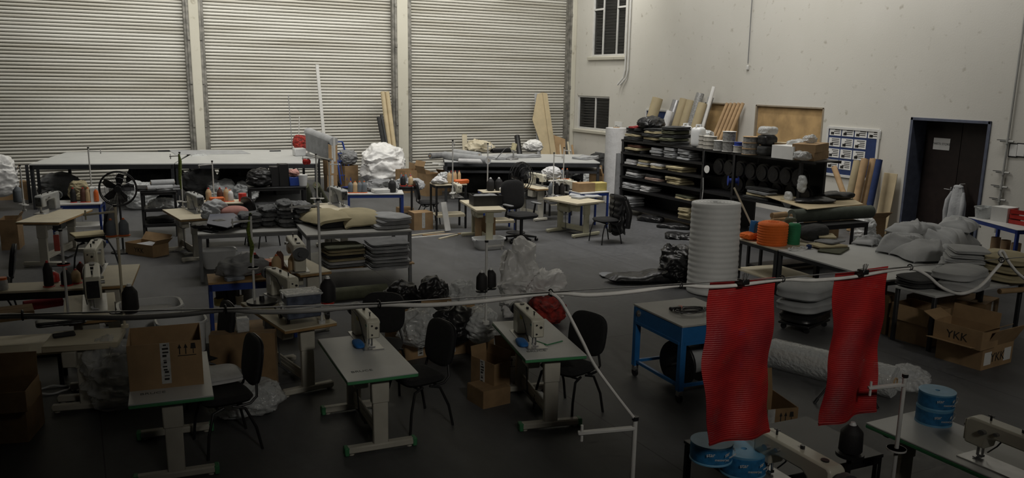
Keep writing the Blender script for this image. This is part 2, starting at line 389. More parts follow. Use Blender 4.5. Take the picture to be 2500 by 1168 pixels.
# right wall with real openings
HOLES = [(22.81, 24.72, 3.93, 6.9), (23.53, 25.50, 1.52, 2.63), (14.52, 16.76, 1.25, 2.59), (17.35, 18.75, 1.25, 2.59), (10.38, 12.15, 0, 2.49)]
ys = sorted({-3, YW+.2}|{h[0] for h in HOLES}|{h[1] for h in HOLES}); zs = sorted({0, 8.6}|{h[2] for h in HOLES}|{h[3] for h in HOLES})
mb = MB()
for i in range(len(ys)-1):
    for j in range(len(zs)-1):
        yc, zc = (ys[i]+ys[i+1])/2, (zs[j]+zs[j+1])/2
        if any(h[0] < yc < h[1] and h[2] < zc < h[3] for h in HOLES): continue
        vs = [(XW, ys[i], zs[j]), (XW, ys[i+1], zs[j]), (XW, ys[i+1], zs[j+1]), (XW, ys[i], zs[j+1])]
        mb.add(vs, [(0, 3, 2, 1)])
for h in HOLES:
    y0, y1, z0, z1 = h; X2 = XW+(.5 if z0 == 0 else .28)
    for q in ([(XW, y0, z0), (XW, y0, z1), (X2, y0, z1), (X2, y0, z0)], [(XW, y1, z1), (XW, y1, z0), (X2, y1, z0), (X2, y1, z1)],
              [(XW, y0, z1), (XW, y1, z1), (X2, y1, z1), (X2, y0, z1)], [(XW, y1, z0), (XW, y0, z0), (X2, y0, z0), (X2, y1, z0)]): mb.add(q, [(0, 1, 2, 3)])
mb.ab((XW+.55, -3, 0), (XW+.6, YW+.2, 8.6))
struct(mb.build('wall_right', M_wall))
# windows
def window(n, y0, y1, z0, z1, ym, trans=None):
    fr = MB(); X = XW+.06; w = .055
    for y in (y0+w/2, y1-w/2): fr.box((X, y, (z0+z1)/2), (.06, w, z1-z0), ch=.006)
    for z in (z0+w/2, z1-w/2): fr.box((X, (y0+y1)/2, z), (.058, y1-y0, w), ch=.006)
    for y in ym: fr.box((X, y, (z0+z1)/2), (.056, .05, z1-z0), ch=.006)
    wf = struct(fr.build('window_%d' % n, M_white))
    g = MB(); g.ab((X+.01, y0+.02, z0+.02), (X+.02, y1-.02, z1-.02)); struct(g.build('pane', M_glass, wf))
    if trans:
        t = MB()
        for a, b in trans[1]: t.box((X-.008, (a+b)/2, trans[0]), (.06, b-a, .06), ch=.006)
        struct(t.build('transom_bar', M_white, wf))
    s_ = MB(); s_.box((XW-.02, (y0+y1)/2, z0-.07), (.14, y1-y0+.28, .1), rot=(0, -.15, 0), ch=.01); struct(s_.build('window_sill', M_pier, wf))
    return wf
window(1, 22.81, 24.72, 3.93, 6.9, (23.32, 24.12), (5.42, ((22.83, 23.32), (24.12, 24.7))))
w2 = window(2, 23.53, 25.50, 1.52, 2.63, (24.42,))
mb = MB()
for i in range(11): mb.box((XW+.1, 24.5, 1.62+i*.09), (.02, 1.85, .03), rot=(0, .5, 0))
struct(mb.build('blind', mat('grey_blind', (.24, .24, .23), .5), w2))
w1b = MB()
for i in range(30): w1b.box((XW+.16, 23.76, 4.0+i*.095), (.02, 1.85, .06), rot=(0, .5, 0))
struct(w1b.build('blind', mat('dark_blind', (.15, .145, .13), .5), bpy.data.objects['window_1']))
mt = MATS['dark_glass']; bs = mt.node_tree.nodes['Principled BSDF']; tr = mt.node_tree.nodes.new('ShaderNodeBsdfTransparent'); ms = mt.node_tree.nodes.new('ShaderNodeMixShader'); ms.inputs[0].default_value = .45
mt.node_tree.links.new(tr.outputs[0], ms.inputs[1]); mt.node_tree.links.new(bs.outputs[0], ms.inputs[2]); mt.node_tree.links.new(ms.outputs[0], mt.node_tree.nodes['Material Output'].inputs['Surface'])
# boarded-up openings
for n, (y0, y1) in ((3, (14.52, 16.76)), (4, (17.35, 18.75))):
    mb = MB(); mb.ab((XW+.05, y0, 1.25), (XW+.075, y1, 2.59)); wo = struct(mb.build('window_%d' % n, M_board))
    f = MB()
    for y in (y0+.012, y1-.012): f.ab((XW-.012, y-.02, 1.25), (XW+.05, y+.02, 2.59))
    f.ab((XW-.012, y0, 2.565), (XW+.05, y1, 2.6)); struct(f.build('window_frame', mat('weathered_trim', (.30, .25, .18), .7), wo))
# dark door in its blue grey frame
mb = MB(); dw = .06
for y in (10.38+dw/2, 12.15-dw/2): mb.box((XW+.22, y, 1.245), (.5, dw, 2.49), ch=.006)
mb.box((XW+.22, 11.265, 2.49-dw/2), (.5, 1.77, dw), ch=.006)
struct(mb.build('trim_20', M_doorframe))
mb = MB(); mb.ab((XW+.42, 10.44, .01), (XW+.46, 11.255, 2.43), .004); mb.ab((XW+.42, 11.265, .01), (XW+.46, 12.09, 2.43), .004)
d4 = struct(mb.build('door_5', M_doorleaf))
mb = MB(); mb.box((XW+.40, 11.33, 1.02), (.05, .03, .16), ch=.005); mb.cyl((XW+.39, 11.33, 1.05), (XW+.35, 11.33, 1.05), .01); mb.cyl((XW+.35, 11.33, 1.05), (XW+.35, 11.46, 1.05), .01); struct(mb.build('door_handle', M_steel, d4))
mb = MB(); mb.ab((XW+.40, 10.46, .02), (XW+.42, 12.07, .28)); struct(mb.build('kick_plate', M_dark, d4))
sg = MB(); c = onX(2298, 352, XW+.4); sg.box((0, 0, 0), (.012, .38, .24)); s0 = sg.build('door_sign', M_paper, loc=(XW+.413, c.y, c.z)); tag(s0, 'white paper sign taped to the dark door', 'sign')
text('PARTS STORE', .066, M_ink, s0, TR(-.008, 0, 0) @ RZ(-PI/2) @ RX(PI/2))
# ================================================================== BUILDERS
ORD = ['lowest', 'second from bottom', 'third from bottom', 'fourth from bottom', 'fifth from bottom', 'sixth from bottom', 'seventh from bottom', 'eighth from bottom', 'ninth from bottom', 'tenth from bottom']
LR = ['leftmost', 'second from left', 'third from left', 'fourth from left', 'fifth from left', 'sixth from left', 'seventh from left', 'eighth from left', 'ninth from left', 'tenth from left']
def sewing_table(label, A, B, L, h, top, edge, legs, feet=None, thick=.04, motor=True, mark=None, group=None, inset=.13):
    # A, B: the two corners of the end nearest the camera; the operator sits on B's side
    A = Vector((A.x, A.y, 0)); B = Vector((B.x, B.y, 0)); W = (B-A).length; e = (B-A).normalized()
    lx = Vector((-e.y, e.x, 0)); c = (A+B)/2+lx*L/2; rz = math.atan2(lx.y, lx.x)
    t = thing('sewing_table', label, 'sewing table', c, rz, group)
    mb = MB(); mb.box((0, 0, h-.006), (L-.002, W-.002, .012), ch=.003); mb.build('tabletop', top, t)
    mb = MB(); mb.box((0, 0, h-.012-(thick-.012)/2), (L, W, thick-.012), ch=.006); mb.build('edge_band', edge, t)
    fm = feet or legs
    for s in (-1, 1):
        mb = MB(); x = s*(L/2-inset)
        mb.box((x, 0, .43*h), (.055, .13, .76*h), ch=.008); mb.box((x, 0, .77*h), (.07, .15, .3*h), ch=.008)
        mb.box((x, 0, h-thick-.018), (.05, W*.8, .035), ch=.005)
        for y in (-.04, .04): mb.cyl((x-.036, y, .7*h), (x+.036, y, .7*h), .008, n=8)
        lg = mb.build('leg', legs, t)
        mb = MB(); mb.box((x, 0, .045), (.075, W*.98, .06), ch=.012)
        for y in (-W*.42, W*.42): mb.cyl((x, y, 0), (x, y, .03), .025, n=10)
        mb.build('foot', legs, lg)
        if fm is not legs:
            for y in (-W*.49, W*.49): mb = MB(); mb.box((x, y, .04), (.085, .04, .075), ch=.008); mb.build('foot_cap', fm, lg)
    mb = MB(); mb.box((0, 0, .2*h), (L-2*inset-.05, .022, .11), ch=.004)
    for z in (.17*h, .23*h): mb.box((0, 0, z), (L-2*inset-.05, .03, .014))
    mb.build('crossbar', legs, t)
    if motor:
        mb = MB(); mb.cyl((.08, .05, h-.2), (.3, .05, h-.2), .085, n=18); mb.cyl((.3, .05, h-.2), (.36, .05, h-.2), .06, n=14); mb.box((.2, .05, h-.1), (.12, .06, .12))
        mb.build('motor', M_machdark if legs is not M_khakimetal else legs, t)
        mb = MB(); mb.box((.1, -.06, .07), (.34, .2, .018), rot=(.18, 0, 0), ch=.004); mb.cyl((.2, .02, .08), (.2, .04, h-.25), .007, n=6); mb.build('pedal', M_machdark, t)
        mb = MB(); mb.box((-.16, .1, h-.14), (.2, .12, .15), ch=.01); mb.build('control_box', legs, t)
    if mark: text(mark, .06, MATS.setdefault('faded_print', mat('faded_print', (.10, .11, .105), .7)), t, TR(-L/2+.2, W*.22, h+.0005) @ RZ(-PI/2-.9*0), 'printed_mark')
    t['H'] = h; t['L'] = L; t['W'] = W
    return t
def on_table(t, x, y, z=0.):
    M = Matrix.Translation(t.location) @ t.rotation_euler.to_matrix().to_4x4(); return M @ Vector((x, y, t['H']+z))
def sewing_machine(label, t, needle, body=None, face=None, k=1., pad=None, rz=0., sticker=True, wheel=None, zz=None):
    body = body or M_mach; face = face or body; wheel = wheel or M_machdark
    a = t.rotation_euler.z+rz; p = Vector((needle.x, needle.y, t['H'] if zz is None else zz))+Vector((math.cos(a), math.sin(a), 0))*.211*k; m_ = thing('sewing_machine', label, 'sewing machine', p, a)
    m_.scale = (1.28*k, 1.05*k, .88*k)
    mb = MB(); mb.box((.02, 0, .004), (.5, .18, .012), ch=.003); mb.build('bed_plate', M_steel, m_)
    mb = MB(); poly = [(-.22, .12), (-.11, .115), (-.10, .20), (-.05, .215), (.10, .215), (.13, .19), (.135, .01), (.27, .01), (.27, .30), (.25, .325), (-.20, .325), (-.225, .30)]
    mb.prism(poly, .115, TR(0, .0575, 0) @ RX(PI/2)); a = mb.build('arm', body, m_)
    bv = a.modifiers.new('bevel', 'BEVEL'); bv.width = .014; bv.segments = 2; bv.limit_method = 'ANGLE'
    mb = MB(); mb.box((-.226, 0, .215), (.012, .09, .16), ch=.004); fp = mb.build('face_plate', face, m_)
    for y, z, rr in ((.018, .17, .008), (.018, .265, .008), (-.02, .24, .012)): mb = MB(); mb.cyl((-.231, y, z), (-.242, y, z), rr, n=8); mb.build('screw', M_blackpl, fp)
    mb = MB(); mb.cyl((.27, 0, .24), (.295, 0, .24), .05, n=20); mb.cyl((.295, 0, .24), (.33, 0, .24), .075, n=22); mb.cyl((.33, 0, .24), (.35, 0, .24), .03, n=14); mb.build('handwheel', wheel, m_)
    mb = MB(); mb.cyl((-.165, 0, .12), (-.165, 0, .03), .008, n=8); mb.cyl((-.165, 0, .03), (-.165, 0, .012), .003, n=6); mb.build('needle_bar', M_steel, m_)
    mb = MB(); mb.cyl((-.15, .02, .12), (-.15, .02, .03), .007, n=8); mb.box((-.165, -.005, .018), (.02, .05, .008)); mb.box((-.15, .012, .03), (.02, .03, .02)); mb.build('presser_foot', M_steel, m_)
    mb = MB(); mb.cyl((-.12, -.055, .25), (-.12, -.085, .25), .018, n=12); mb.build('tension_dial', M_steel, m_); mb = MB(); mb.cyl((-.05, -.055, .27), (-.05, -.08, .27), .013, n=12); mb.build('tension_dial', M_steel, m_)
    mb = MB(); mb.cyl((-.12, .0, .325), (-.12, .0, .365), .006, n=8); mb.box((-.12, 0, .362), (.03, .014, .006)); mb.build('thread_post', M_blackpl, m_); mb = MB(); mb.cyl((.05, 0, .32), (.05, 0, .35), .012, n=8); mb.build('knob', M_blackpl, m_); mb = MB(); mb.cyl((.19, 0, .32), (.19, 0, .335), .02, n=10); mb.build('oil_cap', M_blackpl, m_)
    mb = MB(); mb.tube([(.24, .06, .3), (.12, .068, .29), (0, .066, .27), (-.07, .064, .2), (-.1, .06, .12), (-.14, .05, .05)], .0045, n=6); mb.build('cable', M_blackpl, m_)
    mb = MB(); mb.box((.2, .0585, .2), (.09, .004, .11)); mb.build('plate', M_paper if not sticker else body, m_)
    if sticker:
        mb = MB(); mb.box((.05, .0585, .245), (.055, .003, .045)); mb.build('warning_sticker', mat('yellow_sticker', (.55, .45, .05), .5), m_)
        mb = MB(); mb.box((-.2, .0585, .26), (.03, .003, .022)); mb.build('badge', mat('green_badge', (.08, .2, .17), .4), m_)
    if pad:
        mb = MB(); mb.puff((-.1, .1, .03), (.17, .09, .06), p=3, n=6, flat=True); mb.build('guard', pad, m_)
    return m_
def thread_stand(label, p, h=.95, rz=0., mt=None, plate=.09, top=True, tray=M_white, th=.38, arm=.28):
    t = thing('thread_stand', label, 'thread stand', p, rz); mt = mt or M_white
    mb = MB(); mb.cyl((0, 0, 0), (0, 0, h), .013, n=10); mb.cyl((0, 0, 0), (0, 0, .03), .035, n=12); mb.build('pole', mt, t)
    mb = MB()
    for q in ((-1, 1) if plate > 0 else ()): mb.box((q*plate/2, 0, th-.012), (plate, .025, .01)); mb.cyl((q*plate, 0, th-.012), (q*plate, 0, th), .058, n=16); mb.cyl((q*plate, 0, th), (q*plate, 0, th+.1), .004, n=6)
    if plate > 0: mb.build('cone_tray', tray, t)
    if top:
        mb = MB(); mb.box((arm/2, 0, h-.06), (arm, .03, .018), rot=(0, .1, 0), ch=.003); mb.cyl((arm*.93, 0, h-.03), (arm*.93, 0, h-.12), .008, n=8); mb.build('guide_arm', mt, t)
    mb = MB(); mb.cyl((0, 0, h), (0, 0, h+.02), .019, n=10); mb.build('cap', M_blackpl, t)
    return t
CONES = {}
def cone(label, p, mt, h=.17, r=.05, base=None, group=None, cat='thread cone'):
    key = (mt.name, round(h, 3), round(r, 3), base.name if base else None)
    if key not in CONES:
        mb = MB(); mb.lathe([(r*.98, .012), (r*1.03, h*.1), (r*.97, h*.66), (r*.9, h*.72), (r*.45, h*.89), (r*.38, h*.91)], 18)
        o = mb.build('thread_cone', mt)
        mb = MB(); mb.lathe([(r*.3, 0), (r*.34, h*.9), (r*.2, h)], 12); mb.build('core', base or M_plas, o)
        if base:
            mb = MB(); mb.lathe([(r*1.25, 0), (r*1.25, .006), (r*.7, .02), (r*.3, .03)], 18); mb.build('base_plate', base, o)
        CONES[key] = o; first = True
    else: o = copy_tree(CONES[key])
    o.location = p; return tag(o, label, cat, group)
def cones(fmt, pts, mt, **k):
    for i, p in enumerate(pts): cone(fmt % LR[i], p, mt, **k)
def chair(label, seat, face, group='black upholstered stacking chairs', rake=0.):
    # seat: floor point under the seat centre; face: heading of the sitter in radians
    t = thing('stacking_chair', label, 'chair', (seat.x, seat.y, 0), face-PI/2, None)
    mb = MB(); mb.puff((0, 0, .455), (.47, .44, .075), p=4, n=10); mb.build('seat', M_blackfab, t)
    mb = MB(); mb.puff((0, -.25, .73), (.45, .06, .42), p=3.2, n=10, rot=(.16, 0, 0)); b = mb.build('backrest', M_blackfab, t)
    mb = MB(); mb.puff((0, -.277, .73), (.44, .03, .41), p=3.4, n=8, rot=(.16, 0, 0)); mb.build('back_shell', M_blackpl, b)
    for s in (-1, 1):
        mb = MB(); mb.tube([(s*.2, -.05, .40), (s*.2, -.17, .41), (s*.2, -.225, .46), (s*.17, -.235, .56), (s*.15, -.25, .66)], .012, n=8); mb.build('back_support', M_black, t)
        mb = MB(); mb.tube([(s*.2, .05, .41), (s*.215, .14, .38), (s*.235, .19, .2), (s*.245, .21, 0)], .0125, n=8); mb.build('leg', M_black, t)
        mb = MB(); mb.tube([(s*.2, -.02, .41), (s*.215, -.12, .38), (s*.235, -.2, .2), (s*.245, -.24, 0)], .0125, n=8); mb.build('leg', M_black, t)
    mb = MB()
    for y in (-.1, .1): mb.cyl((-.2, y, .405), (.2, y, .405), .0115, n=8)
    mb.build('stretcher', M_black, t)
    return t
def carton(label, p, size, rz=0., mt=None, flaps=None, tapes=True, logo=None, logo_side='-y', name='cardboard_box', group=None, closed=False, marks=False, lsz=.12):
    w, d, h = size; mt = mt or M_card; t = thing(name, label, 'box', p, rz, group); th = .006
    mb = MB(); mb.ab((-w/2, -d/2, 0), (w/2, d/2, .008))
    for s in (-1, 1): mb.ab((s*w/2-th/2, -d/2, 0), (s*w/2+th/2, d/2, h)); mb.ab((-w/2, s*d/2-th/2, 0), (w/2, s*d/2+th/2, h))
    mb.build('body', mt, t)
    if closed:
        mb = MB(); mb.ab((-w/2, -d/2, h-.002), (w/2, -.004, h+.006)); mb.ab((-w/2, .004, h-.002), (w/2, d/2, h+.006)); mb.build('lid_flap', mt, t)
    for sd, ang in (flaps or {}).items():       # ang: opening angle measured from straight up, outwards
        mb = MB(); fl = min(w, d)*.48; a = math.radians(ang); ln = w if sd[1] == 'y' else d
        mb.box((0, 0, fl/2), (ln*.98, .006, fl)); M = {'-y': TR(0, -d/2, h), '+y': TR(0, d/2, h) @ RZ(PI), '-x': TR(-w/2, 0, h) @ RZ(-PI/2), '+x': TR(w/2, 0, h) @ RZ(PI/2)}[sd] @ RX(a)
        o = mb.build('flap', mt, t); o.matrix_local = M
    if tapes:
        mb = MB(); mb.ab((-.035, -d/2-.005, h*.1), (.035, -d/2-.003, h)); mb.build('tape', M_tape, t)
    S = {'-y': TR(0, -d/2-.0045, 0) @ RX(PI/2), '+x': TR(w/2+.0045, 0, 0) @ RZ(PI/2) @ RX(PI/2), '-x': TR(-w/2-.0045, 0, 0) @ RZ(-PI/2) @ RX(PI/2)}
    if logo: text(logo, lsz, M_ink, t, S[logo_side] @ TR(0, h*.45, 0), 'printed_logo')
    if marks:                                   # the this-way-up arrows and the wine glass
        mb = MB()
        for x in (.0, .045):
            mb.prism([(x-.004, 0), (x+.004, 0), (x+.004, .06), (x-.004, .06)], .001); mb.prism([(x-.014, .05), (x+.014, .05), (x, .085)], .001)
        mb.prism([(.08, .04), (.12, .04), (.115, .085), (.085, .085)], .001); mb.prism([(.097, 0), (.103, 0), (.103, .04), (.097, .04)], .001); mb.prism([(-.015, -.014), (.12, -.014), (.12, -.008), (-.015, -.008)], .001)
        o = mb.build('printed_marks', M_ink, t); o.matrix_local = S['-y'] @ TR(w*.5-.16, h*.72, 0)
    return t
def tape_text(t, size):                         # handwriting-like print along a box tape
    w, d, h = size; mb = MB(); rnd = random.Random(5)
    z = h*.18
    while z < h*.95:
        mb.ab((-.022+rnd.random()*.012, -d/2-.0065, z), (.006+rnd.random()*.02, -d/2-.005, z+.006+rnd.random()*.012)); z += .02+rnd.random()*.012
    mb.build('printed_text', M_ink, t)
def cloth(label, p, size, mt, rz=0., seed=0, amp=.02, freq=5., ridge=0., rot=None, p_=12., n=12, name='folded_cloth', cat='cloth', group=None, flat=True, layers=2):
    w, d, h = size; mb = MB(); mb.puff((0, 0, h/2), (w, d, h), p=p_, n=n, amp=amp, freq=freq, seed=seed, flat=flat, ridge=ridge, layers=layers)
    o = mb.build(name, mt, loc=p, rot=rot or rz, sharp=60); return tag(o, label, cat, group)
def stack(fmt, p, w, d, n, t, mats, rz=0., seed=1, jit=.03, amp=.012, group=None, cat='cloth', name='folded_cloth', freq=6.):
    rnd = random.Random(seed); z = 0
    for i in range(n):
        q = Vector(p)+Vector((rnd.uniform(-jit, jit), rnd.uniform(-jit, jit), z)); tt = t*rnd.uniform(.8, 1.25); ww = w*rnd.uniform(.88, 1.05); dd = d*rnd.uniform(.88, 1.05)
        cloth(fmt % ORD[i], q, (ww, dd, tt), mats[i % len(mats)], rz+rnd.uniform(-.12, .12), seed+i*3, amp, freq, name=name, cat=cat, group=group); z += tt+amp*.45
    return z
def heap(label, p, size, mt, rz=0., seed=0, amp=.06, freq=4., ridge=.08, p_=2.6, n=22, name='crumpled_bag', cat='bag', sharp=70):
    w, d, h = size; mb = MB(); mb.puff((0, 0, h/2), (w, d, h), p=p_, n=n, amp=amp, freq=freq, seed=seed, flat=True, ridge=ridge)
    o = mb.build(name, mt, loc=p, rot=rz, sharp=sharp); return tag(o, label, cat)
def roll(label, p0, p1, r, mt, core=True, name='fabric_roll', cat='roll', group=None, n=20, sag=0.):
    p0 = Vector(p0); p1 = Vector(p1); d = p1-p0; L_ = d.length; q = d.to_track_quat('Z', 'Y').to_euler()
    mb = MB(); ri = r*.32 if core else r*.82
    if core: mb.lathe([(ri, 0), (r*.97, 0), (r, .01), (r, L_*.33), (r*1.015, L_*.5), (r, L_*.67), (r, L_-.01), (r*.97, L_), (ri, L_)], n)
    else: mb.lathe([(ri, 0), (r, 0), (r, L_), (ri, L_), (ri, 0)], n)
    o = mb.build(name, mt, loc=p0, rot=tuple(q)); tag(o, label, cat, group)
    if core:
        m2 = MB(); rc = ri*1.01; m2.lathe([(rc*.8, -.012), (rc, -.012), (rc, L_+.012), (rc*.8, L_+.012), (rc*.8, -.012)], 14); m2.build('core', M_tube, o)
    return o
def lean(label, top, low, r, mt, X1=15.45, X2=14.9, core=True, name='fabric_roll', cat='roll', zmin=0., **k):
    a = onX(*top, X1-r); b = onX(*low, X2); s = (a.z-zmin)/(a.z-b.z); f = a+(b-a)*s; return roll(label, f, a, r, mt, core, name, cat, **k)
def bench(label, A, B, D, h, frame_mt, top_mt, shelves=(.15,), legs=.04, name='work_bench', cat='bench', apron=.08, back=0., top_t=.025, lipped=None):
    # A, B: front corners (left, right) at height h; D: depth away from the camera
    A = Vector((A.x, A.y, 0)); B = Vector((B.x, B.y, 0)); L = (B-A).length; e = (B-A)/L; c = (A+B)/2+Vector((-e.y, e.x, 0))*D/2
    t = thing(name, label, cat, c, math.atan2(e.y, e.x)); t['H'] = h; t['L'] = L; t['W'] = D
    mb = MB(); mb.box((0, 0, h-top_t/2), (L, D, top_t), ch=.004); mb.build('tabletop', top_mt, t)
    if apron:
        mb = MB()
        for s in (-1, 1): mb.box((0, s*(D/2-.02), h-top_t-apron/2), (L-.02, .03, apron)); mb.box((s*(L/2-.02), 0, h-top_t-apron/2), (.03, D-.06, apron))
        mb.build('apron', frame_mt, t)
    for sx in (-1, 1):
        for sy in (-1, 1):
            mb = MB(); mb.box((sx*(L/2-legs/2-.005), sy*(D/2-legs/2-.005), (h-top_t+back*(sy > 0)*0)/2), (legs, legs, h-top_t), ch=.004); mb.build('leg', frame_mt, t)
    for z in shelves:
        mb = MB(); mb.box((0, 0, z), (L-.02, D-.02, .022)); mb.box((0, -(D/2-.015), z-.02), (L-.03, .02, .05)); mb.box((0, (D/2-.015), z-.02), (L-.03, .02, .05)); mb.build('shelf', lipped or top_mt, t)
    return t
def fan(label, p, face, r=.3, h=1.2, tilt=0., blades=5, stand=True):
    t = thing('pedestal_fan', label, 'fan', p, face)        # blows towards local -y
    hd = Matrix.Translation((0, 0, h)) @ RX(tilt)
    mb = MB(); mb.T = hd
    for y, rr in ((-.07, r*.96), (0, r), (.07, r*.96)): mb.tube([(rr*math.cos(a), y, rr*math.sin(a)) for a in [2*PI*k/36 for k in range(36)]], .012 if y == 0 else .008, n=6, close=True)
    for rr in (.35, .68): mb.tube([(r*rr*math.cos(a), -.1, r*rr*math.sin(a)) for a in [2*PI*k/30 for k in range(30)]], .003, n=4, close=True)
    for k in range(28):
        a = 2*PI*k/28
        for s in (-1, 1): mb.tube([(.05*math.cos(a), s*.11, .05*math.sin(a)), (r*.6*math.cos(a), s*.105, r*.6*math.sin(a)), (r*.97*math.cos(a), s*.06, r*.97*math.sin(a))], .0022, n=3)
    mb.build('grille', M_black, t)
    mb = MB(); mb.T = hd
    for k in range(blades):
        a = 2*PI*k/blades; mb.add([(x_, y_, z_) for x_, y_, z_ in [(.04, -.02, -.03), (.04, .02, .03), (r*.55, .045, r*.3), (r*.86, .03, r*.2), (r*.88, -.03, -r*.12), (r*.5, -.045, -r*.16)]], [(0, 1, 2, 3, 4, 5), (5, 4, 3, 2, 1, 0)], RY(a))
    mb.build('blade', M_blackpl, t)
    mb = MB(); mb.T = hd; mb.cyl((0, .03, 0), (0, .24, 0), .075, .06, n=16); mb.cyl((0, -.125, 0), (0, .03, 0), .055, n=16); mb.build('motor', M_blackpl, t)
    if stand:
        mb = MB(); mb.cyl((0, .12, .03), (0, .12, h-.05), .018, n=10); mb.build('pole', M_dark, t)
        mb = MB(); mb.lathe([(.2, 0), (.2, .02), (.05, .05), (.03, .06)], 20, TR(0, .12, 0)); mb.build('base', M_black, t)
    return t

def carton_at(label, a, b, z, d, ytop, h=None, **k):
    # a, b: photo pixels of the near bottom corners (left, right) of a box standing at height z
    A = P(*a, z); B = P(*b, z); e = (B-A).normalized(); w = (B-A).length; n = Vector((-e.y, e.x, 0)); h = h or top_z((A+B)/2, ytop)-z
    t = carton(label, (A+B)/2+n*d/2, (w, d, h), math.atan2(e.y, e.x), **k); t['S'] = (w, d, h); return t

def bench_at(label, bl, br, ytop, D, *a, **k):      # bl, br: photo pixels of the front feet
    A = P(*bl, 0); B = P(*br, 0); return bench(label, A, B, D, top_z(A, ytop), *a, **k)
def stand_px(label, q, ytop, **k): return thread_stand(label, q, top_z(q, ytop)-q.z, **k)
# ================================================================== NEAR DESKS AND CHAIRS
M_padblue = mat('blue_cloth_pad', (.02, .16, .48), .7)
desk_right = sewing_table('white sewing table with green edges in front of the blue trolley, notepad on it', P(1283, 878, .72), P(1433, 867, .72), 1.2, .72, M_top, M_green, M_beigemetal, M_green, mark='BRUCE')
sewing_machine('cream sewing machine with blue pad beside the white crumpled bag', desk_right, P(1307, 848, .72), pad=M_padblue)
q = P(1186, 792, .72); stand_px('white thread stand with two black cones behind the table with the notepad', q, 592, rz=.5, th=.36, plate=.075, tray=M_blackpl)
cone('black thread cone on the white stand beside the crumpled bag, left one', q+Vector((-.066, -.036, .36)), M_blackth, h=.2, r=.055, group='black cones on near stand')
cone('black thread cone on the white stand beside the crumpled bag, right one', q+Vector((.066, .036, .36)), M_blackth, h=.2, r=.055, group='black cones on near stand')
desk_mid = sewing_table('white sewing table with green edges between the two empty black chairs in front', P(848, 932, .70), P(1022, 910, .70), 1.22, .70, M_top, M_green, M_beigemetal, M_green, mark='BRUCE')
sewing_machine('cream sewing machine with blue pad on the middle green-edged table', desk_mid, P(908, 850, .70), pad=M_padblue)
desk_box = sewing_table('white green-edged sewing table carrying the tall taped carton', P(312, 990, .70), P(522, 966, .70), 1.15, .70, M_top, M_green, M_beigemetal, M_green, mark='BRUCE', motor=False)
# notepad and scraps
mb = MB(); mb.box((0, 0, .006), (.2, .15, .012)); np_ = mb.build('notepad', M_paper, loc=P(1340, 834, .72), rot=.25); tag(np_, 'white notepad lying on the near green-edged table', 'notepad')
mb = MB(); mb.box((-.104, 0, .006), (.012, .15, .013)); mb.box((0, -.079, .004), (.2, .012, .008)); mb.build('binding', M_green, np_)
# chairs
chair('black chair pushed against the table with the notepad, its wide back to the trolley', P(1388, 893, .46), math.radians(197))
chair('black chair beside the middle green-edged table, seat empty and legs in full view', P(1016, 916, .46), math.radians(190))
chair('black chair beside the tall taped carton, near the torn brown box', P(545, 962, .46), math.radians(186))
chair('black chair behind the tall taped carton, seen edge on', P(490, 862, .46), math.radians(186))
chair('black chair behind the cream machine, in front of the taped cartons', P(925, 842, .46), math.radians(240))
cloth('pale grey cushion on the chair behind the torn brown box', P(533, 925, .50), (.42, .42, .07), M_fwhite, .1, 3, .012, name='seat_cushion', cat='cushion', p_=4)
# tall carton on the box desk
c = carton_at('tall open cardboard box with a long taped strip standing on green-edged table', (318, 957), (497, 938), .70, .5, 838, mt=M_card, marks=True)
tape_text(c, tuple(c['S']))
# beige table, heavy machine and its neighbours at far left
desk_beige = sewing_table('low beige sewing table holding a small black cloth', P(100, 848, .68), P(287, 836, .68), .5, .68, M_tan, M_tan, M_beigemetal, thick=.06)
cloth('small black cloth lying on the beige table', P(157, 820, .68), (.19, .13, .02), M_fdark, .1, 4, .008)
desk_heavy = sewing_table('beige sewing table with yellow edge under the black and white heavy machine', P(152, 788, .74), P(287, 775, .74), 1.1, .74, M_tan, M_ply, M_beigemetal)
sewing_machine('heavy white sewing machine with black face plate at the left', desk_heavy, P(232, 758, .74), body=M_mach, face=M_blackpl, k=1.25, sticker=False)
desk_far = sewing_table('beige sewing table behind the heavy white machine', P(216, 701, .74), P(322, 695, .74), 1.15, .74, M_tan, M_ply, M_beigemetal)
sewing_machine('sewing machine with big dark handwheel standing behind the heavy white machine', desk_far, P(226, 672, .74), body=M_mach, k=1.15, sticker=False)
cloth('slab of black cloth on the edge of the yellow-edged table', P(150, 792, .745), (.42, .16, .05), M_tarp, .05, 8, .015)
q = P(168, 778, .74); stand_px('white thread stand with red cones above the bench at left', q, 565, rz=1.9, th=.55, plate=.001, tray=M_red, top=True, arm=.16)
q2 = P(305, 800, .70); stand_px('tall cream thread stand beside the white tubs, grey cones high on it', q2, 505, rz=2.9, mt=M_tan, th=.16, plate=.07, tray=M_blackpl)
cone('big black thread cone on the tall cream stand beside the white tubs', q2+Vector((.064, .0, .16)), M_blackth, h=.27, r=.075, base=None)
cone('grey thread cone high on the tall cream stand, left', q2+Vector((-.05, .0, .9)), M_greyth, h=.17, r=.045, base=M_orange)
cone('grey thread cone high on the tall cream stand, right', q2+Vector((.06, .0, .9)), M_greyth, h=.17, r=.045, base=M_orange)
mb = MB(); mb.box((0, 0, 0), (.2, .07, .012)); tag(mb.build('cone_shelf', M_tan, loc=q2+Vector((0, 0, .892))), 'small shelf high on the tall cream stand under the grey cones', 'shelf')
mb = MB(); mb.box((0, 0, 0), (.05, .012, .16), ch=.004); qq = P(168, 778, .74); tag(mb.build('red_tag', mat('coral_plastic', (.6, .10, .07), .5), loc=Vector((qq.x-.04, qq.y-.02, top_z(qq, 592)))), 'coral red tag hanging on the white stand above the left bench', 'tag')
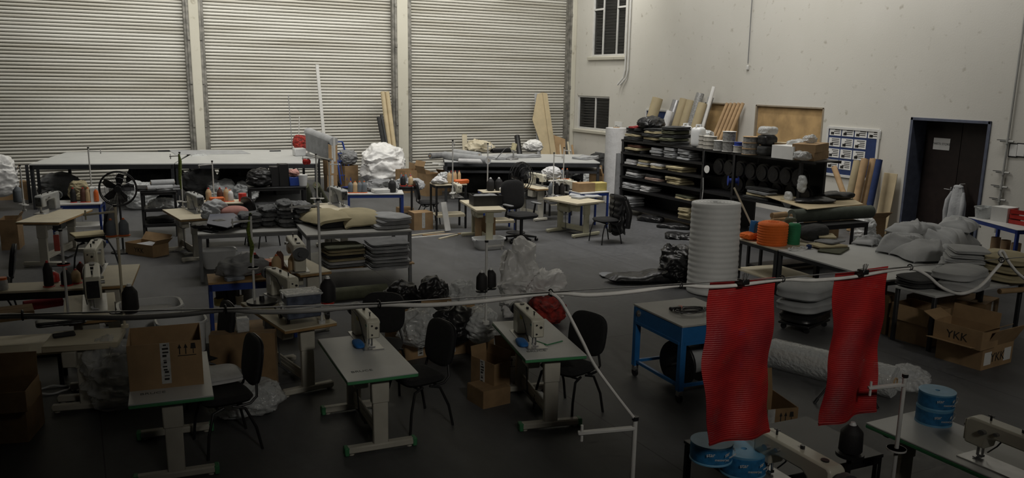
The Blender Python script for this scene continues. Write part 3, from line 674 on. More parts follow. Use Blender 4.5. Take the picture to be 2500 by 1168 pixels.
# bench with spools
A_ = P(-70, 716, .75); B_ = P(203, 704, .75)
bl = bench('long bench with tan top and black rim at left edge, red cones on it', A_, B_, .42, .75, M_black, M_tan, shelves=(.12,))
cone('black and red thread cone on the left bench, beside the white pole', P(120, 700, .75), M_blackth, h=.3, r=.05, base=M_red)
cone('black thread cone with red bands on the left bench', P(163, 697, .75), M_blackth, h=.2, r=.055, base=M_red)
cone('cream thread cone on the left bench', P(187, 692, .75), M_creamth, h=.17, r=.05, base=M_red)
cone('dark brown thread cone on the left bench, behind the cream one', P(199, 680, .75), M_brownth, h=.2, r=.05, base=M_red)
cone('red cone holder standing empty behind the black and red cone', P(132, 690, .75), M_red, h=.14, r=.06)
t = thing('jar', 'clear jar with orange lid on the left bench', 'jar', P(8, 708, .75)); mb = MB(); mb.lathe([(.045, 0), (.052, .01), (.052, .1), (.042, .12)], 18); mb.build('glass_body', M_clear2, t)
mb = MB(); mb.cyl((0, 0, .115), (0, 0, .14), .047, n=18); mb.build('lid', M_orange, t); mb = MB(); mb.puff((0, 0, .05), (.085, .085, .085), p=3, amp=.01, freq=30, n=6); mb.build('filling', M_brownth, t)
roll('rolled red fabric under the left bench', P(58, 748, .45), P(152, 735, .45), .06, mat('red_cloth', (.30, .012, .022), .8, bump=.2))
chair('black chair at the far left, only its back showing behind the bench', P(-20, 690, .46), math.radians(180))
c = carton_at('flat brown carton on a black frame at the far left', (-60, 795), (85, 778), .62, .32, 768, mt=M_card2, tapes=False, closed=True)
bench('low beige bench along the left edge, behind the open cartons', P(-80, 878, .36), P(150, 858, .36), .35, .36, M_black, M_tan, shelves=(), apron=.03)
carton_at('upper open brown carton with white label at the left edge', (-90, 1018), (66, 1006), .4, .42, 962, mt=M_card2, flaps={'+y': 6}, tapes=False)
carton_at('lower brown carton under the open one at the left edge', (-90, 1090), (70, 1080), 0, .42, 1005, h=.395, mt=M_card2, tapes=False, closed=True)
mb = MB(); mb.tube([(.16*math.cos(a)*(1+.06*math.sin(3*a)), .11*math.sin(a), .012+.006*math.sin(5*a)) for a in [k*.25 for k in range(56)]], .009, n=6); tag(mb.build('cable', M_plas, loc=P(128, 955, 0)), 'coil of white cable on the floor under the beige table', 'cable')
# white tubs
def tub(label, p, w, d, h, rz=0., mt=None, rim=True):
    t = thing('plastic_tub', label, 'tub', p, rz); mb = MB(); n = 28; pr = []
    for (s, z) in ((.82, 0), (.84, .01), (1, h), (1.05, h), (1.05, h-.02), (1.02, h-.022)): pr.append((s, z))
    inner = [(.97, h-.004), (.80, .012)]
    def ring(s, z): return [(math.copysign(abs(math.cos(a))**.5, math.cos(a))*w/2*s, math.copysign(abs(math.sin(a))**.5, math.sin(a))*d/2*s, z) for a in [2*PI*k/n for k in range(n)]]
    rings = [ring(*q) for q in (pr[5], pr[4], pr[3], inner[0], inner[1])]; out = [ring(*q) for q in (pr[0], pr[1], pr[2])]
    seq = out[:2]+[out[2]]+rings; vs = sum(seq, []); fs = []
    for i in range(len(seq)-1):
        for k in range(n): fs.append((i*n+k, i*n+(k+1) % n, (i+1)*n+(k+1) % n, (i+1)*n+k))
    fs.append(tuple(range(n))[::-1]); fs.append(tuple((len(seq)-1)*n+k for k in range(n)))
    mb.add(vs, fs); mb.build('body', mt or M_plas, t)
    for s in (-1, 1): m2 = MB(); m2.box((s*w/2*1.05, 0, h-.03), (.02, d*.35, .04), ch=.008); m2.build('handle', mt or M_plas, t)
    return t
t = tub('large white plastic tub behind the taped carton, rear of the two', P(372, 828, .4).xy.to_3d(), .6, .5, .78); mb = MB(); mb.puff((0, 0, .68), (.54, .44, .1), p=4, n=8, amp=.02); mb.build('contents', M_fwhite, t)
t = tub('white plastic tub with handles just behind the taped carton', P(446, 850, .5).xy.to_3d(), .44, .4, .8)
mb = MB(); mb.lathe([(.0, .0), (.1, 0), (.1, .02), (.02, .025)], 24); tag(mb.build('blue_disc', mat('pale_blue_plastic', (.18, .30, .50), .5), loc=P(350, 812, .735)), 'pale blue plastic disc beside the white tub', 'disc')
# torn carton, central cartons
c = carton_at('tall torn brown carton standing by the black chair', (520, 985), (677, 978), 0, .15, 818, mt=M_card2, tapes=False, closed=True)
text('OUTHERN', .045, M_ink, c, TR(-.12, -.2295, .3) @ RX(PI/2), 'printed_text'); text('DOMESTIC', .04, M_ink, c, TR(-.12, -.2295, .24) @ RX(PI/2), 'printed_text')
mb = MB(); mb.box((0, 0, .07), (.12, .1, .14), ch=.01); tag(mb.build('clear_container', M_clear2, loc=c.location+Vector((.0, .02, c['S'][2]+.006))), 'clear plastic container resting on the torn carton', 'container')
MK = dict(marks=True)
c = carton_at('taped carton with loose bags inside, leftmost of the row behind the chairs', (990, 882), (1062, 868), 0, .5, 815, flaps={'+y': -20, '-x': 12}); tape_text(c, tuple(c['S']))
c = carton_at('taped carton with arrow marks, middle of the row behind the chairs', (1066, 872), (1143, 862), 0, .5, 795, flaps={'+y': 12}, marks=True); tape_text(c, tuple(c['S']))
c = carton_at('taped carton at the right end of the row behind the chairs', (1146, 866), (1205, 856), 0, .45, 792, flaps={'+y': 10}); tape_text(c, tuple(c['S']))
c = carton_at('open carton under the sewing table with the notepad, left one', (1150, 960), (1206, 985), 0, .2, 880, mt=M_card2, flaps={'+y': 15, '-x': 8}); tape_text(c, tuple(c['S']))
carton_at('open carton under the sewing table with the notepad, right one', (1222, 952), (1285, 948), 0, .3, 870, mt=M_card2, marks=True, flaps={'+y': 30})
carton_at('small low carton on floor before the open cartons under the table', (1180, 1000), (1245, 985), 0, .3, 952, mt=M_card2, closed=True, tapes=False)
for x, y, z, s_, mt_, lab in ((1020, 845, .2, (.34, .4, .4), M_clear2, 'cloudy plastic bag spilling from the leftmost taped carton'), (1100, 838, .2, (.36, .42, .42), M_tarp, 'shiny black bag in the middle taped carton'),
        (1172, 836, .2, (.28, .36, .36), M_clear2, 'cloudy plastic bag on the right end taped carton'), (982, 796, 0, (.36, .36, .55), M_tarp, 'black bag on the floor behind the chairs, left one'),
        (1055, 792, 0, (.38, .36, .58), M_tarp, 'black bag on floor behind the chairs, right one'), (1132, 786, 0, (.38, .34, .5), M_clear2, 'cloudy bag heaped behind the taped cartons')):
    heap(lab, P(x, y, z), s_, mt_, x*.01, x % 7, .04, 5, .1)
# big white crumpled bag behind desk_right
mb = MB(); mb.puff((-.14, .05, .46), (.42, .4, .98), p=2.3, n=26, amp=.09, freq=3.4, seed=5, ridge=.16, rot=(0, .22, .4)); mb.puff((.16, 0, .3), (.55, .42, .62), p=2.2, n=26, amp=.09, freq=3.6, seed=8, ridge=.16, rot=(0, .5, -.3))
for v in mb.v: v.z = max(v.z, 0)
tag(mb.build('crumpled_bag', M_bag, loc=P(1288, 768, 0)), 'large white crumpled plastic bag standing on floor behind the cream machine', 'bag')
heap('red and black bundle on the floor beside the white crumpled bag', P(1335, 790, .0), (.4, .35, .3), mat('red_black_cloth', (.4, .03, .02), .8, var=.4, vscale=14, col2=(.01, .01, .01)), 0, 9, .05, 6, .1)
# mid table with casters board and cases
desk_case = sewing_table('beige sewing table with tan edge carrying the clear cases on a wheeled board', P(695, 808, .72), P(823, 787, .72), 1.25, .72, M_tan, M_ply, M_beigemetal)
def clear_case(label, p, rz=0.):
    t = thing('storage_case', label, 'case', p, rz); mb = MB(); mb.box((0, 0, .055), (.33, .24, .1), ch=.012); mb.build('body', mat('blue_grey_case', (.10, .12, .17), .3, var=.3, vscale=14), t)
    mb = MB(); mb.box((0, 0, .112), (.36, .27, .022), ch=.008); mb.build('lid', M_clear2, t)
    mb = MB()
    for s in (-1, 1): mb.box((s*.18, 0, .095), (.02, .08, .05), ch=.005)
    mb.build('latch', M_plas, t); return t
t = thing('wheeled_board', 'flat grey board on black castors lying on the tan-edged table', 'dolly', P(742, 778, .72), .05)
mb = MB(); mb.box((0, 0, .1), (.5, .36, .03), ch=.006); mb.build('board', M_grey, t)
for sx in (-1, 1):
    for sy in (-1, 1):
        mb = MB(); mb.cyl((sx*.2-.015, sy*.13, .042), (sx*.2+.015, sy*.13, .042), .042, n=16); w_ = mb.build('castor', M_blackpl, t)
        mb = MB(); mb.box((sx*.2, sy*.13, .07), (.045, .05, .03)); mb.build('bracket', M_steel, w_)
q = P(735, 772, .837); clear_case('clear lidded case lying on the wheeled board, lower of two', q, .08); clear_case('clear lidded case lying on the wheeled board, upper of two', q+Vector((.01, .01, .126)), .02)
q = P(786, 790, .72); stand_px('tall white thread stand with red holders, beside the clear cases', q, 490, rz=2.6, th=.22, plate=.07, tray=M_red)
cone('big black thread cone low on the tall white stand beside the clear cases', q+Vector((.062, -.03, .22)), M_blackth, h=.26, r=.075)
# blue bench with spools in the middle
bm = bench('blue steel bench with plywood top and thread cones, left of the folded covers', P(508, 692, .75), P(722, 678, .75), .5, .75, M_blue, M_ply, shelves=(.12,))
cone('big black thread cone on the blue middle bench', P(624, 668, .75), M_blackth, h=.26, r=.065, base=M_red)
cones('cream thread cone on the blue middle bench, %s', [P(676, 668, .75), P(716, 666, .75)], M_creamth, h=.24, r=.06, base=M_orange)
cone('tan thread cone behind the cream ones on the blue middle bench', P(683, 655, .75), M_brownth, h=.24, r=.055)
mb = MB(); mb.box((0, 0, .05), (.3, .22, .1), ch=.008); tag(mb.build('orange_box', M_orange, loc=P(655, 655, .75), rot=-.3), 'orange plastic box behind the cones on the blue bench', 'box')
heap('grey cloth thrown on the left of the blue middle bench', P(590, 672, .75), (.55, .35, .2), M_fgrey2, .2, 6, .05, 5, .08, name='cloth', cat='cloth')
cloth('pale blue flat pouch on the blue middle bench', P(573, 684, .75), (.22, .13, .04), mat('pale_blue_cloth', (.28, .31, .36), .7), .2, 7, .01)
heap('white cloth standing on the blue bench beside the black cone', P(605, 660, .75), (.2, .2, .22), M_fwhite, 0, 3, .03, 6, .05, name='cloth', cat='cloth')
desk_m7 = sewing_table('beige sewing table behind the blue bench with a dark-wheeled machine', P(733, 671, .78), P(810, 662, .78), 1.15, .78, M_tan, M_ply, M_beigemetal)
sewing_machine('white sewing machine with big round dark wheel behind the cream cones', desk_m7, P(716, 640, .78), k=1.2, sticker=False, rz=PI*.93)
sewing_machine('grey white sewing machine above the clear cases, in front of the blue bench', desk_case, P(712, 743, .72), k=1.05, sticker=False)
for i, (x, y, hh_, rr, mt_, lb) in enumerate(((545, 742, .3, .09, M_blackpl, 'tall black bin under the blue middle bench, left one'), (570, 742, .26, .085, M_blackpl, 'black bin under the blue middle bench, right one'), (604, 738, .22, .07, M_grey, 'grey tin under the blue middle bench'), (585, 744, .12, .05, M_tan, 'small cream tin under the blue middle bench'), (535, 746, .1, .06, mat('yellow_tin', (.55, .45, .15), .5), 'yellow tin under the blue middle bench'))):
    mb = MB(); mb.lathe([(rr*.85, 0), (rr, .01), (rr*1.05, hh_), (rr*.98, hh_), (rr*.93, .02)], 18); tag(mb.build('tin', mt_, loc=P(x, y, .14)), lb, 'tin')
q = P(640, 742, .72)
mb = MB(); mb.lathe([(.15, 0), (.16, .01), (.16, .035), (.03, .04), (.025, .09), (.0, .092)], 26); tag(mb.build('weight_disc', M_blackpl, loc=q), 'black round disc with a centre pin on the tan-edged table', 'disc')
q = P(622, 742, .72); thread_stand('white thread stand with green yellow cord, in front of the blue bench', q, .95, 2.8, th=.40, plate=.001, arm=.2)
mb = MB(); mb.tube([(0, 0, .98), (-.03, .01, .8), (.0, 0, .62), (-.02, 0, .45)], [.012, .02, .024, .01], n=8); tag(mb.build('cord_hank', mat('green_yellow_cord', (.13, .18, .02), .8, var=.42, vscale=60, col2=(.02, .03, .01)), loc=q), 'green and yellow cord hank hanging from the white thread stand', 'cord')
# ================================================================== RIGHT SIDE
# blue trolley table
a = P(1666, 797, .80); b = a+Vector((.78, -.05, 0))
tr_ = thing('trolley_table', 'azure blue trolley table on castors with grey top and coiled black lead', 'trolley', (0, 0, 0)); e = (b-a).normalized(); n_ = Vector((-e.y, e.x, 0)); c0 = (a+b)/2+n_*.45
tr_.location = (c0.x, c0.y, 0); tr_.rotation_euler = (0, 0, math.atan2(e.y, e.x))
mb = MB(); mb.box((0, 0, .79), (.78, .9, .02), ch=.003); mb.build('tabletop', M_greytop, tr_)
mb = MB()
for s in (-1, 1): mb.box((s*.375, 0, .69), (.02, .82, .17)); mb.box((0, s*.435, .69), (.7, .02, .17)); mb.box((s*.375, 0, .61), (.035, .82, .03)); mb.box((0, s*.435, .61), (.7, .035, .03))
mb.build('apron', M_blue2, tr_)
for sx in (-1, 1):
    for sy in (-1, 1):
        mb = MB(); mb.box((sx*.355, sy*.415, .45), (.065, .065, .66), ch=.006); lg = mb.build('leg', M_blue2, tr_)
        mb = MB(); mb.cyl((sx*.355-.015, sy*.415, .045), (sx*.355+.015, sy*.415, .045), .045, n=16); w_ = mb.build('castor', M_blackpl, lg)
        mb = MB(); mb.box((sx*.355, sy*.415, .095), (.05, .06, .06), ch=.005); mb.build('castor_bracket', M_steel, lg)
for s, k in ((-1, 'x'), (1, 'x'), (-1, 'y'), (1, 'y')):
    mb = MB()
    if k == 'x': mb.box((s*.355, 0, .17), (.03, .77, .03))
    else: mb.box((0, s*.415, .17), (.65, .03, .03))
    mb.build('stretcher', M_blue2, tr_)
mb = MB(); mb.cyl((-.385, .34, .72), (-.395, .34, .72), .035, n=16); mb.cyl((-.395, .34, .72), (-.402, .34, .72), .018, n=10); mb.build('knob', M_steel, tr_)
T_ = Matrix.Translation(tr_.location) @ RZ(tr_.rotation_euler.z)
mb = MB(); rnd = random.Random(3); pts = []
for k in range(130):
    a_ = k*.3; r_ = .15+.045*math.sin(k*.37)+rnd.uniform(-.01, .01); pts.append((r_*1.15*math.cos(a_), r_*.75*math.sin(a_)+.01*math.sin(k), .008+.0028*(k % 21)*.6))
mb.tube(pts, .0055, n=5); cb = mb.build('power_lead', M_blackpl, loc=P(1690, 762, .80)); tag(cb, 'black power lead coiled on the grey top of the blue trolley', 'cable')
mb = MB(); mb.box((0, 0, .02), (.13, .05, .035), ch=.008); mb.build('socket_block', M_blackpl, cb).location = (-.12, .13, 0)
mb = MB(); mb.puff((0, 0, .02), (.05, .05, .04), p=3, n=5); mb.build('plug', mat('pink_plastic', (.55, .22, .18), .5), cb).location = (-.05, .14, .0)
# black reel below the trolley
t = thing('cable_reel', 'big black plastic reel standing under the blue trolley', 'reel', P(1690, 945, 0)+Vector((0.02, .12, 0)), .15)
for x in (-.16, .16): mb = MB(); mb.lathe([(.05, 0), (.245, 0), (.25, .008), (.25, .025), (.05, .025), (.05, 0)], 32, TR(x-.012, 0, .25) @ RY(PI/2)); mb.build('flange', M_blackpl, t)
mb = MB(); mb.cyl((-.15, 0, .25), (.15, 0, .25), .15, n=24); mb.build('winding', M_fgrey, t)
mb = MB(); mb.cyl((-.26, 0, .25), (.26, 0, .25), .012, n=8); mb.build('axle', M_dark, t)
# roll of white foam sheet
q = P(1757, 727, 0)+Vector((.13, .34, 0)); r0 = .365; h0 = top_z(q, 494)
mb = MB(); pr = [(r0*.06, 0), (r0*.97, 0)]; nb = 17
for i in range(nb):
    for u in (.08, .3, .5, .7, .92): pr.append((r0*(1.02-.045*(i/nb))+.008*math.sin(PI*u), (i+u)/nb*h0))
pr += [(r0*.93, h0), (r0*.05, h0-.004), (r0*.045, h0-.05)]
rl = mb.lathe(pr, 48).build('foam_roll', M_foam, loc=q, rot=(-.02, .015, .4), sharp=80); tag(rl, 'tall roll of white foam sheet standing on the floor by the trolley', 'roll')
mb = MB(); sp = []
for k in range(150):
    a_ = k*.25; r_ = .03+(r0*.9-.03)*k/150; sp.append((r_*math.cos(a_), r_*math.sin(a_), h0-.002))
mb.tube(sp, .0035, n=4); mb.build('spiral_edge', mat('foam_shade', (.55, .56, .55), .8), rl)
# black shelving along the wall side
sh = thing('storage_shelving', 'long black steel shelving full of folded cloth and black reels', 'shelving', (0, 0, 0))
F0 = Vector((11.62, 16.95, 0)); F1 = P(1991, 397, 1.76); F1.z = 0; SL = (F1-F0).length; se = (F1-F0)/SL; sn = Vector((-se.y, se.x, 0))   # se runs towards the camera, sn away from the hall
sh.location = (F0.x, F0.y, 0); sh.rotation_euler = (0, 0, math.atan2(se.y, se.x)); SD = .66
def S_(u, v, z): return F0+se*u+sn*v+Vector((0, 0, z))
ZS = [.14, .52, .80, 1.06, 1.33, 1.60]
ztop = top_z(F0, 340)
ZS = [top_z(F0, y) for y in (500, 457, 428, 399, 370)]+[ztop]
LSH = SL*.5
for k, z in enumerate(ZS):
    ln = SL if k in (0, 2, 5) else LSH
    mb = MB(); mb.box((ln/2, SD/2, z-.012), (ln, SD, .024)); mb.box((ln/2, .012, z-.025), (ln, .02, .05)); mb.box((ln/2, SD-.012, z-.025), (ln, .02, .05)); mb.build('shelf', M_black, sh)
for u in (.06, LSH-.02, LSH+.9, SL-.35):
    for v in (.03, SD-.03): mb = MB(); mb.box((u, v, ztop/2), (.06, .06, ztop), ch=.004); mb.build('post', M_black, sh)
mb = MB(); mb.ab((LSH+.95, SD-.05, ZS[2]+.1), (SL-.38, SD-.03, ztop-.05)); mb.build('back_panel', M_black, sh)
mb = MB(); mb.ab((.09, SD-.025, .1), (LSH+.9, SD-.012, ztop-.05)); mb.build('back_panel', M_black, sh)
mb = MB(); mb.ab((0, .02, .1), (.012, SD-.02, ztop-.05)); mb.build('side_panel', M_black, sh)
# black reels hanging in the right half of the shelving
k = 0
for row, (zz, n_r) in enumerate(((1.42, 8), (1.08, 7))):
    for i in range(n_r):
        u = LSH+.12+i*(SL-LSH-.5)/n_r+.15; t = thing('webbing_reel', 'black reel of webbing in the shelving, %s row, %s' % (('upper', 'lower')[row], LR[i]), 'reel', S_(u, (.2, .46)[row], zz-.17), sh.rotation_euler.z, 'black webbing reels')
        for x in (-.05, .05):
            mb = MB(); mb.lathe([(.02, 0), (.17, 0), (.17, .008), (.02, .008), (.02, 0)], 24, TR(0, x+.05, .17) @ RX(PI/2)); mb.build('flange', M_blackpl, t)
        mb = MB(); mb.cyl((0, -.045, .17), (0, .095, .17), .135, n=20); mb.build('winding', M_tarp, t)
for u, zz, mt_, lab in ((LSH+.15, 1.36, M_paper, 'white round label disc hanging on the shelving, among black reels'), (LSH+2.45, 1.02, M_clear2, 'clear bag hanging low on the shelving'), (LSH+2.75, 1.35, M_clear2, 'white lined bag hanging high on the shelving')):
    mb = MB()
    if mt_ is M_paper: mb.cyl((0, 0, 0), (0, .01, 0), .08, n=20)
    else: mb.puff((0, 0, 0), (.22, .08, .32), p=2.4, n=8, amp=.02, freq=12)
    tag(mb.build('hanging_bag' if mt_ is not M_paper else 'label_disc', mt_, loc=S_(u, -.03, zz), rot=sh.rotation_euler.z), lab, 'bag' if mt_ is not M_paper else 'label')
mb = MB(); mb.lathe([(.02, 0), (.1, 0), (.1, .006), (.05, .01), (.05, .2), (.1, .204), (.1, .21), (.02, .21)], 20); t = mb.build('blue_spool', mat('blue_thread', (.02, .05, .32), .6), loc=S_(LSH+.75, .02, ZS[2]+.28), rot=(PI/2, .3, 1.0)); tag(t, 'blue spool with white flange on the shelving', 'spool')
mb = MB(); mb.tube([(0, 0, 0), (.01, -.01, -.25), (-.02, -.02, -.55), (.02, -.02, -.68), (.05, -.02, -.62)], .009, n=6); tag(mb.build('strap', M_tape, loc=S_(LSH+.05, -.02, ZS[3]-.02)), 'pale strap hanging down the front of the shelving', 'strap')
# folded cloth on the shelves
SHELFN = ['bottom shelf', 'second lowest shelf', 'third shelf from the floor', 'fourth shelf from the floor', 'shelf under the top one', 'top shelf']
def pile(u, k, w, d, n, t_, mats, what, where, seed, v=.22):
    where = where.replace('at the far', 'far').replace('on the shelf under the top', 'on shelf under the top')
    stack(what+', %s '+where, S_(u, v, ZS[k]+.001), w, d, n, t_, mats, sh.rotation_euler.z, seed, .03, .014, 'folded cloth on the black shelving')
pile(.42, 5, .62, .5, 4, .07, [M_fdark, M_ftan, M_fdark], 'black and tan folded piece', 'at the far end of the shelving top', 1)
pile(1.1, 5, .55, .5, 5, .06, [M_fdark, M_ftan], 'dark or tan folded piece', 'in mid heap on the shelving top', 2)
pile(1.75, 5, .5, .5, 5, .07, [M_fdark, M_folive], 'dark folded cover', 'beside the canisters on the shelving top', 3)
heap('black crumpled jacket on the far end of the shelving top', S_(.75, .3, ZS[5]+.29), (.7, .5, .24), M_tarp, .4, 4, .05, 5, .08, name='jacket', cat='jacket')
cloth('scrap of dark red cloth at the far end of the shelving top', S_(.42, .1, ZS[5]+.28), (.3, .2, .05), mat('dark_red_cloth', (.28, .03, .03), .8), 0, 4)
pile(.45, 4, .6, .45, 3, .05, [M_fdark, M_ftan, M_brownth], 'brown and tan piece', 'on the shelf under the top, far end', 5)
pile(1.3, 4, .4, .45, 3, .055, [M_fgrey], 'grey folded piece', 'on the shelf under the top, left middle', 6)
pile(1.8, 4, .4, .45, 4, .05, [M_fgrey2, M_fgrey], 'grey folded piece', 'on the shelf under the top, middle', 7)
pile(2.3, 4, .42, .45, 4, .055, [M_fgrey, M_fgrey2], 'light grey folded piece', 'on the shelf under the top, right', 8)
pile(.3, 3, .4, .45, 2, .055, [M_fwhite], 'white grey folded piece', 'on the fourth shelf, far end', 9)
pile(.8, 3, .4, .45, 3, .04, [M_ftan, M_fgrey], 'tan folded piece', 'on the fourth shelf, left', 10)
pile(1.35, 3, .42, .45, 2, .045, [M_ftan, M_fwhite], 'cream folded piece', 'on the fourth shelf, middle', 11)
pile(2.05, 3, .6, .5, 2, .05, [M_ftan], 'broad tan folded piece', 'on the fourth shelf, right', 12)
pile(.45, 2, .5, .45, 3, .045, [M_fgrey, M_fwhite, M_fdark], 'grey folded piece', 'on the third shelf, far end', 13)
pile(1.25, 2, .55, .45, 2, .06, [mat('pinkish_cloth', (.33, .24, .20), .85, bump=.2), M_fdark], 'pinkish brown piece', 'on the third shelf, left middle', 14)
pile(1.95, 2, .55, .45, 3, .045, [M_ftan], 'cream tan folded piece', 'on the third shelf, right', 15)
pile(.4, 1, .6, .5, 2, .07, [M_fgrey], 'long grey folded piece', 'on the second shelf, far end', 16)
pile(.95, 1, .35, .4, 3, .035, [M_fwhite], 'white folded piece', 'on the second shelf, left', 17)
pile(2.35, 1, .6, .4, 2, .04, [M_ftan, M_folive], 'cream flat piece', 'on the second shelf, right', 18)
pile(.3, 0, .4, .45, 4, .055, [M_fgrey2, M_fgrey], 'grey folded piece', 'on the bottom shelf, far end', 19)
pile(2.4, 0, .38, .45, 6, .035, [M_ftan], 'cream folded strip', 'on the bottom shelf, right', 20)
pile(LSH+1.55, 2, .7, .28, 4, .045, [M_fdark, M_ftan, M_fgrey2], 'grey and tan piece', 'on the low shelf before the black reels', 21, .15)
pile(LSH+2.4, 2, .5, .28, 2, .05, [M_fgrey, M_fdark], 'light grey piece', 'on the low shelf, near the camera end', 22, .15)
heap('black folded bag lying on the floor before the shelving', P(1588, 541, 0), (.6, .28, .12), M_tarp, -1.2, 3, .03, 6, .06, p_=5, name='folded_bag')
heap('black flat cover on the floor at the foot of the shelving', P(1645, 557, 0), (.7, .35, .08), M_tarp, -.9, 6, .03, 6, .06, p_=4, name='folded_bag')
heap('black tarpaulin bag on the floor behind the foam roll', P(1662, 582, 0), (.6, .4, .10), M_tarp, -.6, 8, .04, 6, .08, p_=4, name='folded_bag')
heap('long black tarpaulin bag spread on the floor left of the foam roll', P(1590, 688, 0), (1.5, .42, .16), M_tarp, -.28, 11, .05, 3, .06, name='tarpaulin_bag', n=30)
heap('crumpled black tarpaulin bag leaning at the foot of the foam roll', P(1652, 690, 0), (.5, .5, .55), M_tarp, .2, 13, .08, 4, .12, name='tarpaulin_bag', n=26)
mb = MB(); mb.puff((0, 0, 0), (.55, .3, .03), p=5, n=10, amp=.02, freq=6); tag(mb.build('grey_panel', mat('grey_panel', (.22, .23, .25), .6), loc=P(1505, 672, .02), rot=(0, .05, -.35)), 'grey panel end of the black bag spread at left of the foam roll', 'panel')
# things standing on the shelving top
Z5 = ZS[5]
def canister(label, p, s=1.):
    t = thing('canister', label, 'canister', p, .4); mb = MB(); mb.puff((0, 0, .15*s), (.22*s, .17*s, .3*s), p=5, n=10, flat=True); mb.build('body', M_plas, t)
    mb = MB(); mb.cyl((.05*s, 0, .29*s), (.05*s, 0, .34*s), .028*s, n=12); mb.build('cap', M_white, t)
    mb = MB(); mb.tube([(-.08*s, 0, .29*s), (-.07*s, 0, .335*s), (0, 0, .335*s), (.015*s, 0, .29*s)], .013*s, n=6); mb.build('handle', M_plas, t)
u0 = lambda px, py: None
def on_shelf(px, py, z=None):              # point of the shelving top seen at a pixel
    return P(px, py, Z5+.001 if z is None else z)
canister('white plastic canister on the shelving top, left one', on_shelf(1672, 352), 1.35)
canister('white plastic canister on shelving top, right one', on_shelf(1703, 359), 1.4)
heap('white film bag behind the right canister', on_shelf(1722, 340), (.4, .3, .2), M_clear2, 0, 5, .04, 6, .06)
def spool(label, p, r, h, wind, fl=M_paper, group=None):
    t = thing('spool', label, 'spool', p, 0, group); mb = MB(); mb.lathe([(r*.3, .008), (r*.9, .008), (r*.93, h*.5), (r*.9, h-.008), (r*.3, h-.008)], 20); mb.build('winding', wind, t)
    for z in (0, h-.008): mb = MB(); mb.lathe([(r*.2, z), (r, z), (r, z+.008), (r*.2, z+.008), (r*.2, z)], 20); mb.build('flange', fl, t)
M_sil = mat('silver_winding', (.34, .34, .33), .5, .2, var=.3, vscale=30)
M_cardw = mat('white_coil', (.52, .50, .45), .7, var=.2, vscale=20)
for x, y, hh_, lb in ((1716, 360, .09, 'pale coil pile on the shelving top, left'), (1733, 363, .09, 'pale coil pile on the shelving top, right')):
    for i in range(3): spool('%s, %s' % (lb, ORD[i]), on_shelf(x, y)+Vector((0, 0, i*.085)), .145, .084, M_cardw, M_cardw, 'pale coils')
spool('single silver spool beside the pale coils', on_shelf(1754, 367), .11, .2, M_sil)
spool('silver spool on the shelving top, lower of the pair', on_shelf(1778, 370), .13, .2, M_sil, group='silver spools'); spool('silver spool on the shelving top, upper of the pair', on_shelf(1778, 370)+Vector((0, 0, .201)), .14, .2, M_sil, group='silver spools')
spool('white spool with blue band on the shelving top', on_shelf(1801, 372), .1, .13, M_cardw); spool('blue spool resting on the white one', on_shelf(1801, 372)+Vector((0, 0, .131)), .085, .07, mat('blue_thread', (.02, .05, .32)), mat('blue_thread', (.02, .05, .32)))
for i in range(3): spool('wide flat spool on the shelving top, %s' % ORD[i], on_shelf(1832, 377)+Vector((0, 0, i*.115)), .17, .113, M_sil, M_tube, 'wide flat spools')
for i, (h_, mt_) in enumerate(((.2, M_fdark), (.2, M_tarp), (.16, M_clear2))): mb = MB(); mb.puff((0, 0, h_/2), (.32, .3, h_), p=4, n=10, amp=.012, freq=12, seed=i, flat=True); tag(mb.build('wrapped_roll', mt_, loc=on_shelf(1870, 380)+Vector((0, 0, (0, .195, .39)[i]))), ['dark wrapped roll on the shelving top, %s' % w for w in ('lowest', 'middle', 'topmost under clear film')][i], 'roll')
for i in range(2): spool('tan wound coil behind the wrapped rolls, %s' % ORD[i], on_shelf(1905, 372)+Vector((0, 0, .17+i*.05)) if False else on_shelf(1902, 381)+Vector((0, 0, i*.13)), .16, .128, M_tube, M_cream, 'tan coils')
t = carton_at('white box at the near end of the shelving top', (1883, 385), (1935, 391), Z5, .42, 357, mt=M_paper, tapes=False, closed=True)
heap('clear film bag lying on the white box and tan parcel', on_shelf(1945, 384)+Vector((0, 0, .0)), (.4, .35, .3), M_clear2, .3, 4, .05, 6, .08)
heap('crumpled clear bag around a tan parcel at the near end of the shelving top', on_shelf(1962, 392), (.38, .3, .16), M_clear2, .3, 8, .03, 7, .06)
fc = carton_at('flat brown carton at the near end of the shelving top, lower', (1987, 394), (2022, 387), Z5+.001, .42, 370, h=.138, closed=True, tapes=False)
carton('flat brown carton at the near end of the shelving top, upper', fc.location+Vector((0, 0, .146)), (fc['S'][0], .42, .138), fc.rotation_euler.z+.03, closed=True, tapes=False)
heap('small grey film bundle on the flat cartons', fc.location+Vector((.02, .05, .292)), (.2, .16, .13), M_clear2, 0, 3, .03, 9, .05)
# far end of the shelving: foam rolls and grey post
roll('off white foam roll standing at the far end of the shelving', P(1512, 505, 0)+Vector((.28, .7, 0)), P(1512, 505, 0)+Vector((.28, .7, 1.95)), .27, M_fwhite, True)
roll('thin grey roll standing at the far corner of the shelving', S_(-.12, .05, 0), S_(-.1, .05, top_z(S_(-.12, .05, 0), 375)), .09, M_fgrey2, False)
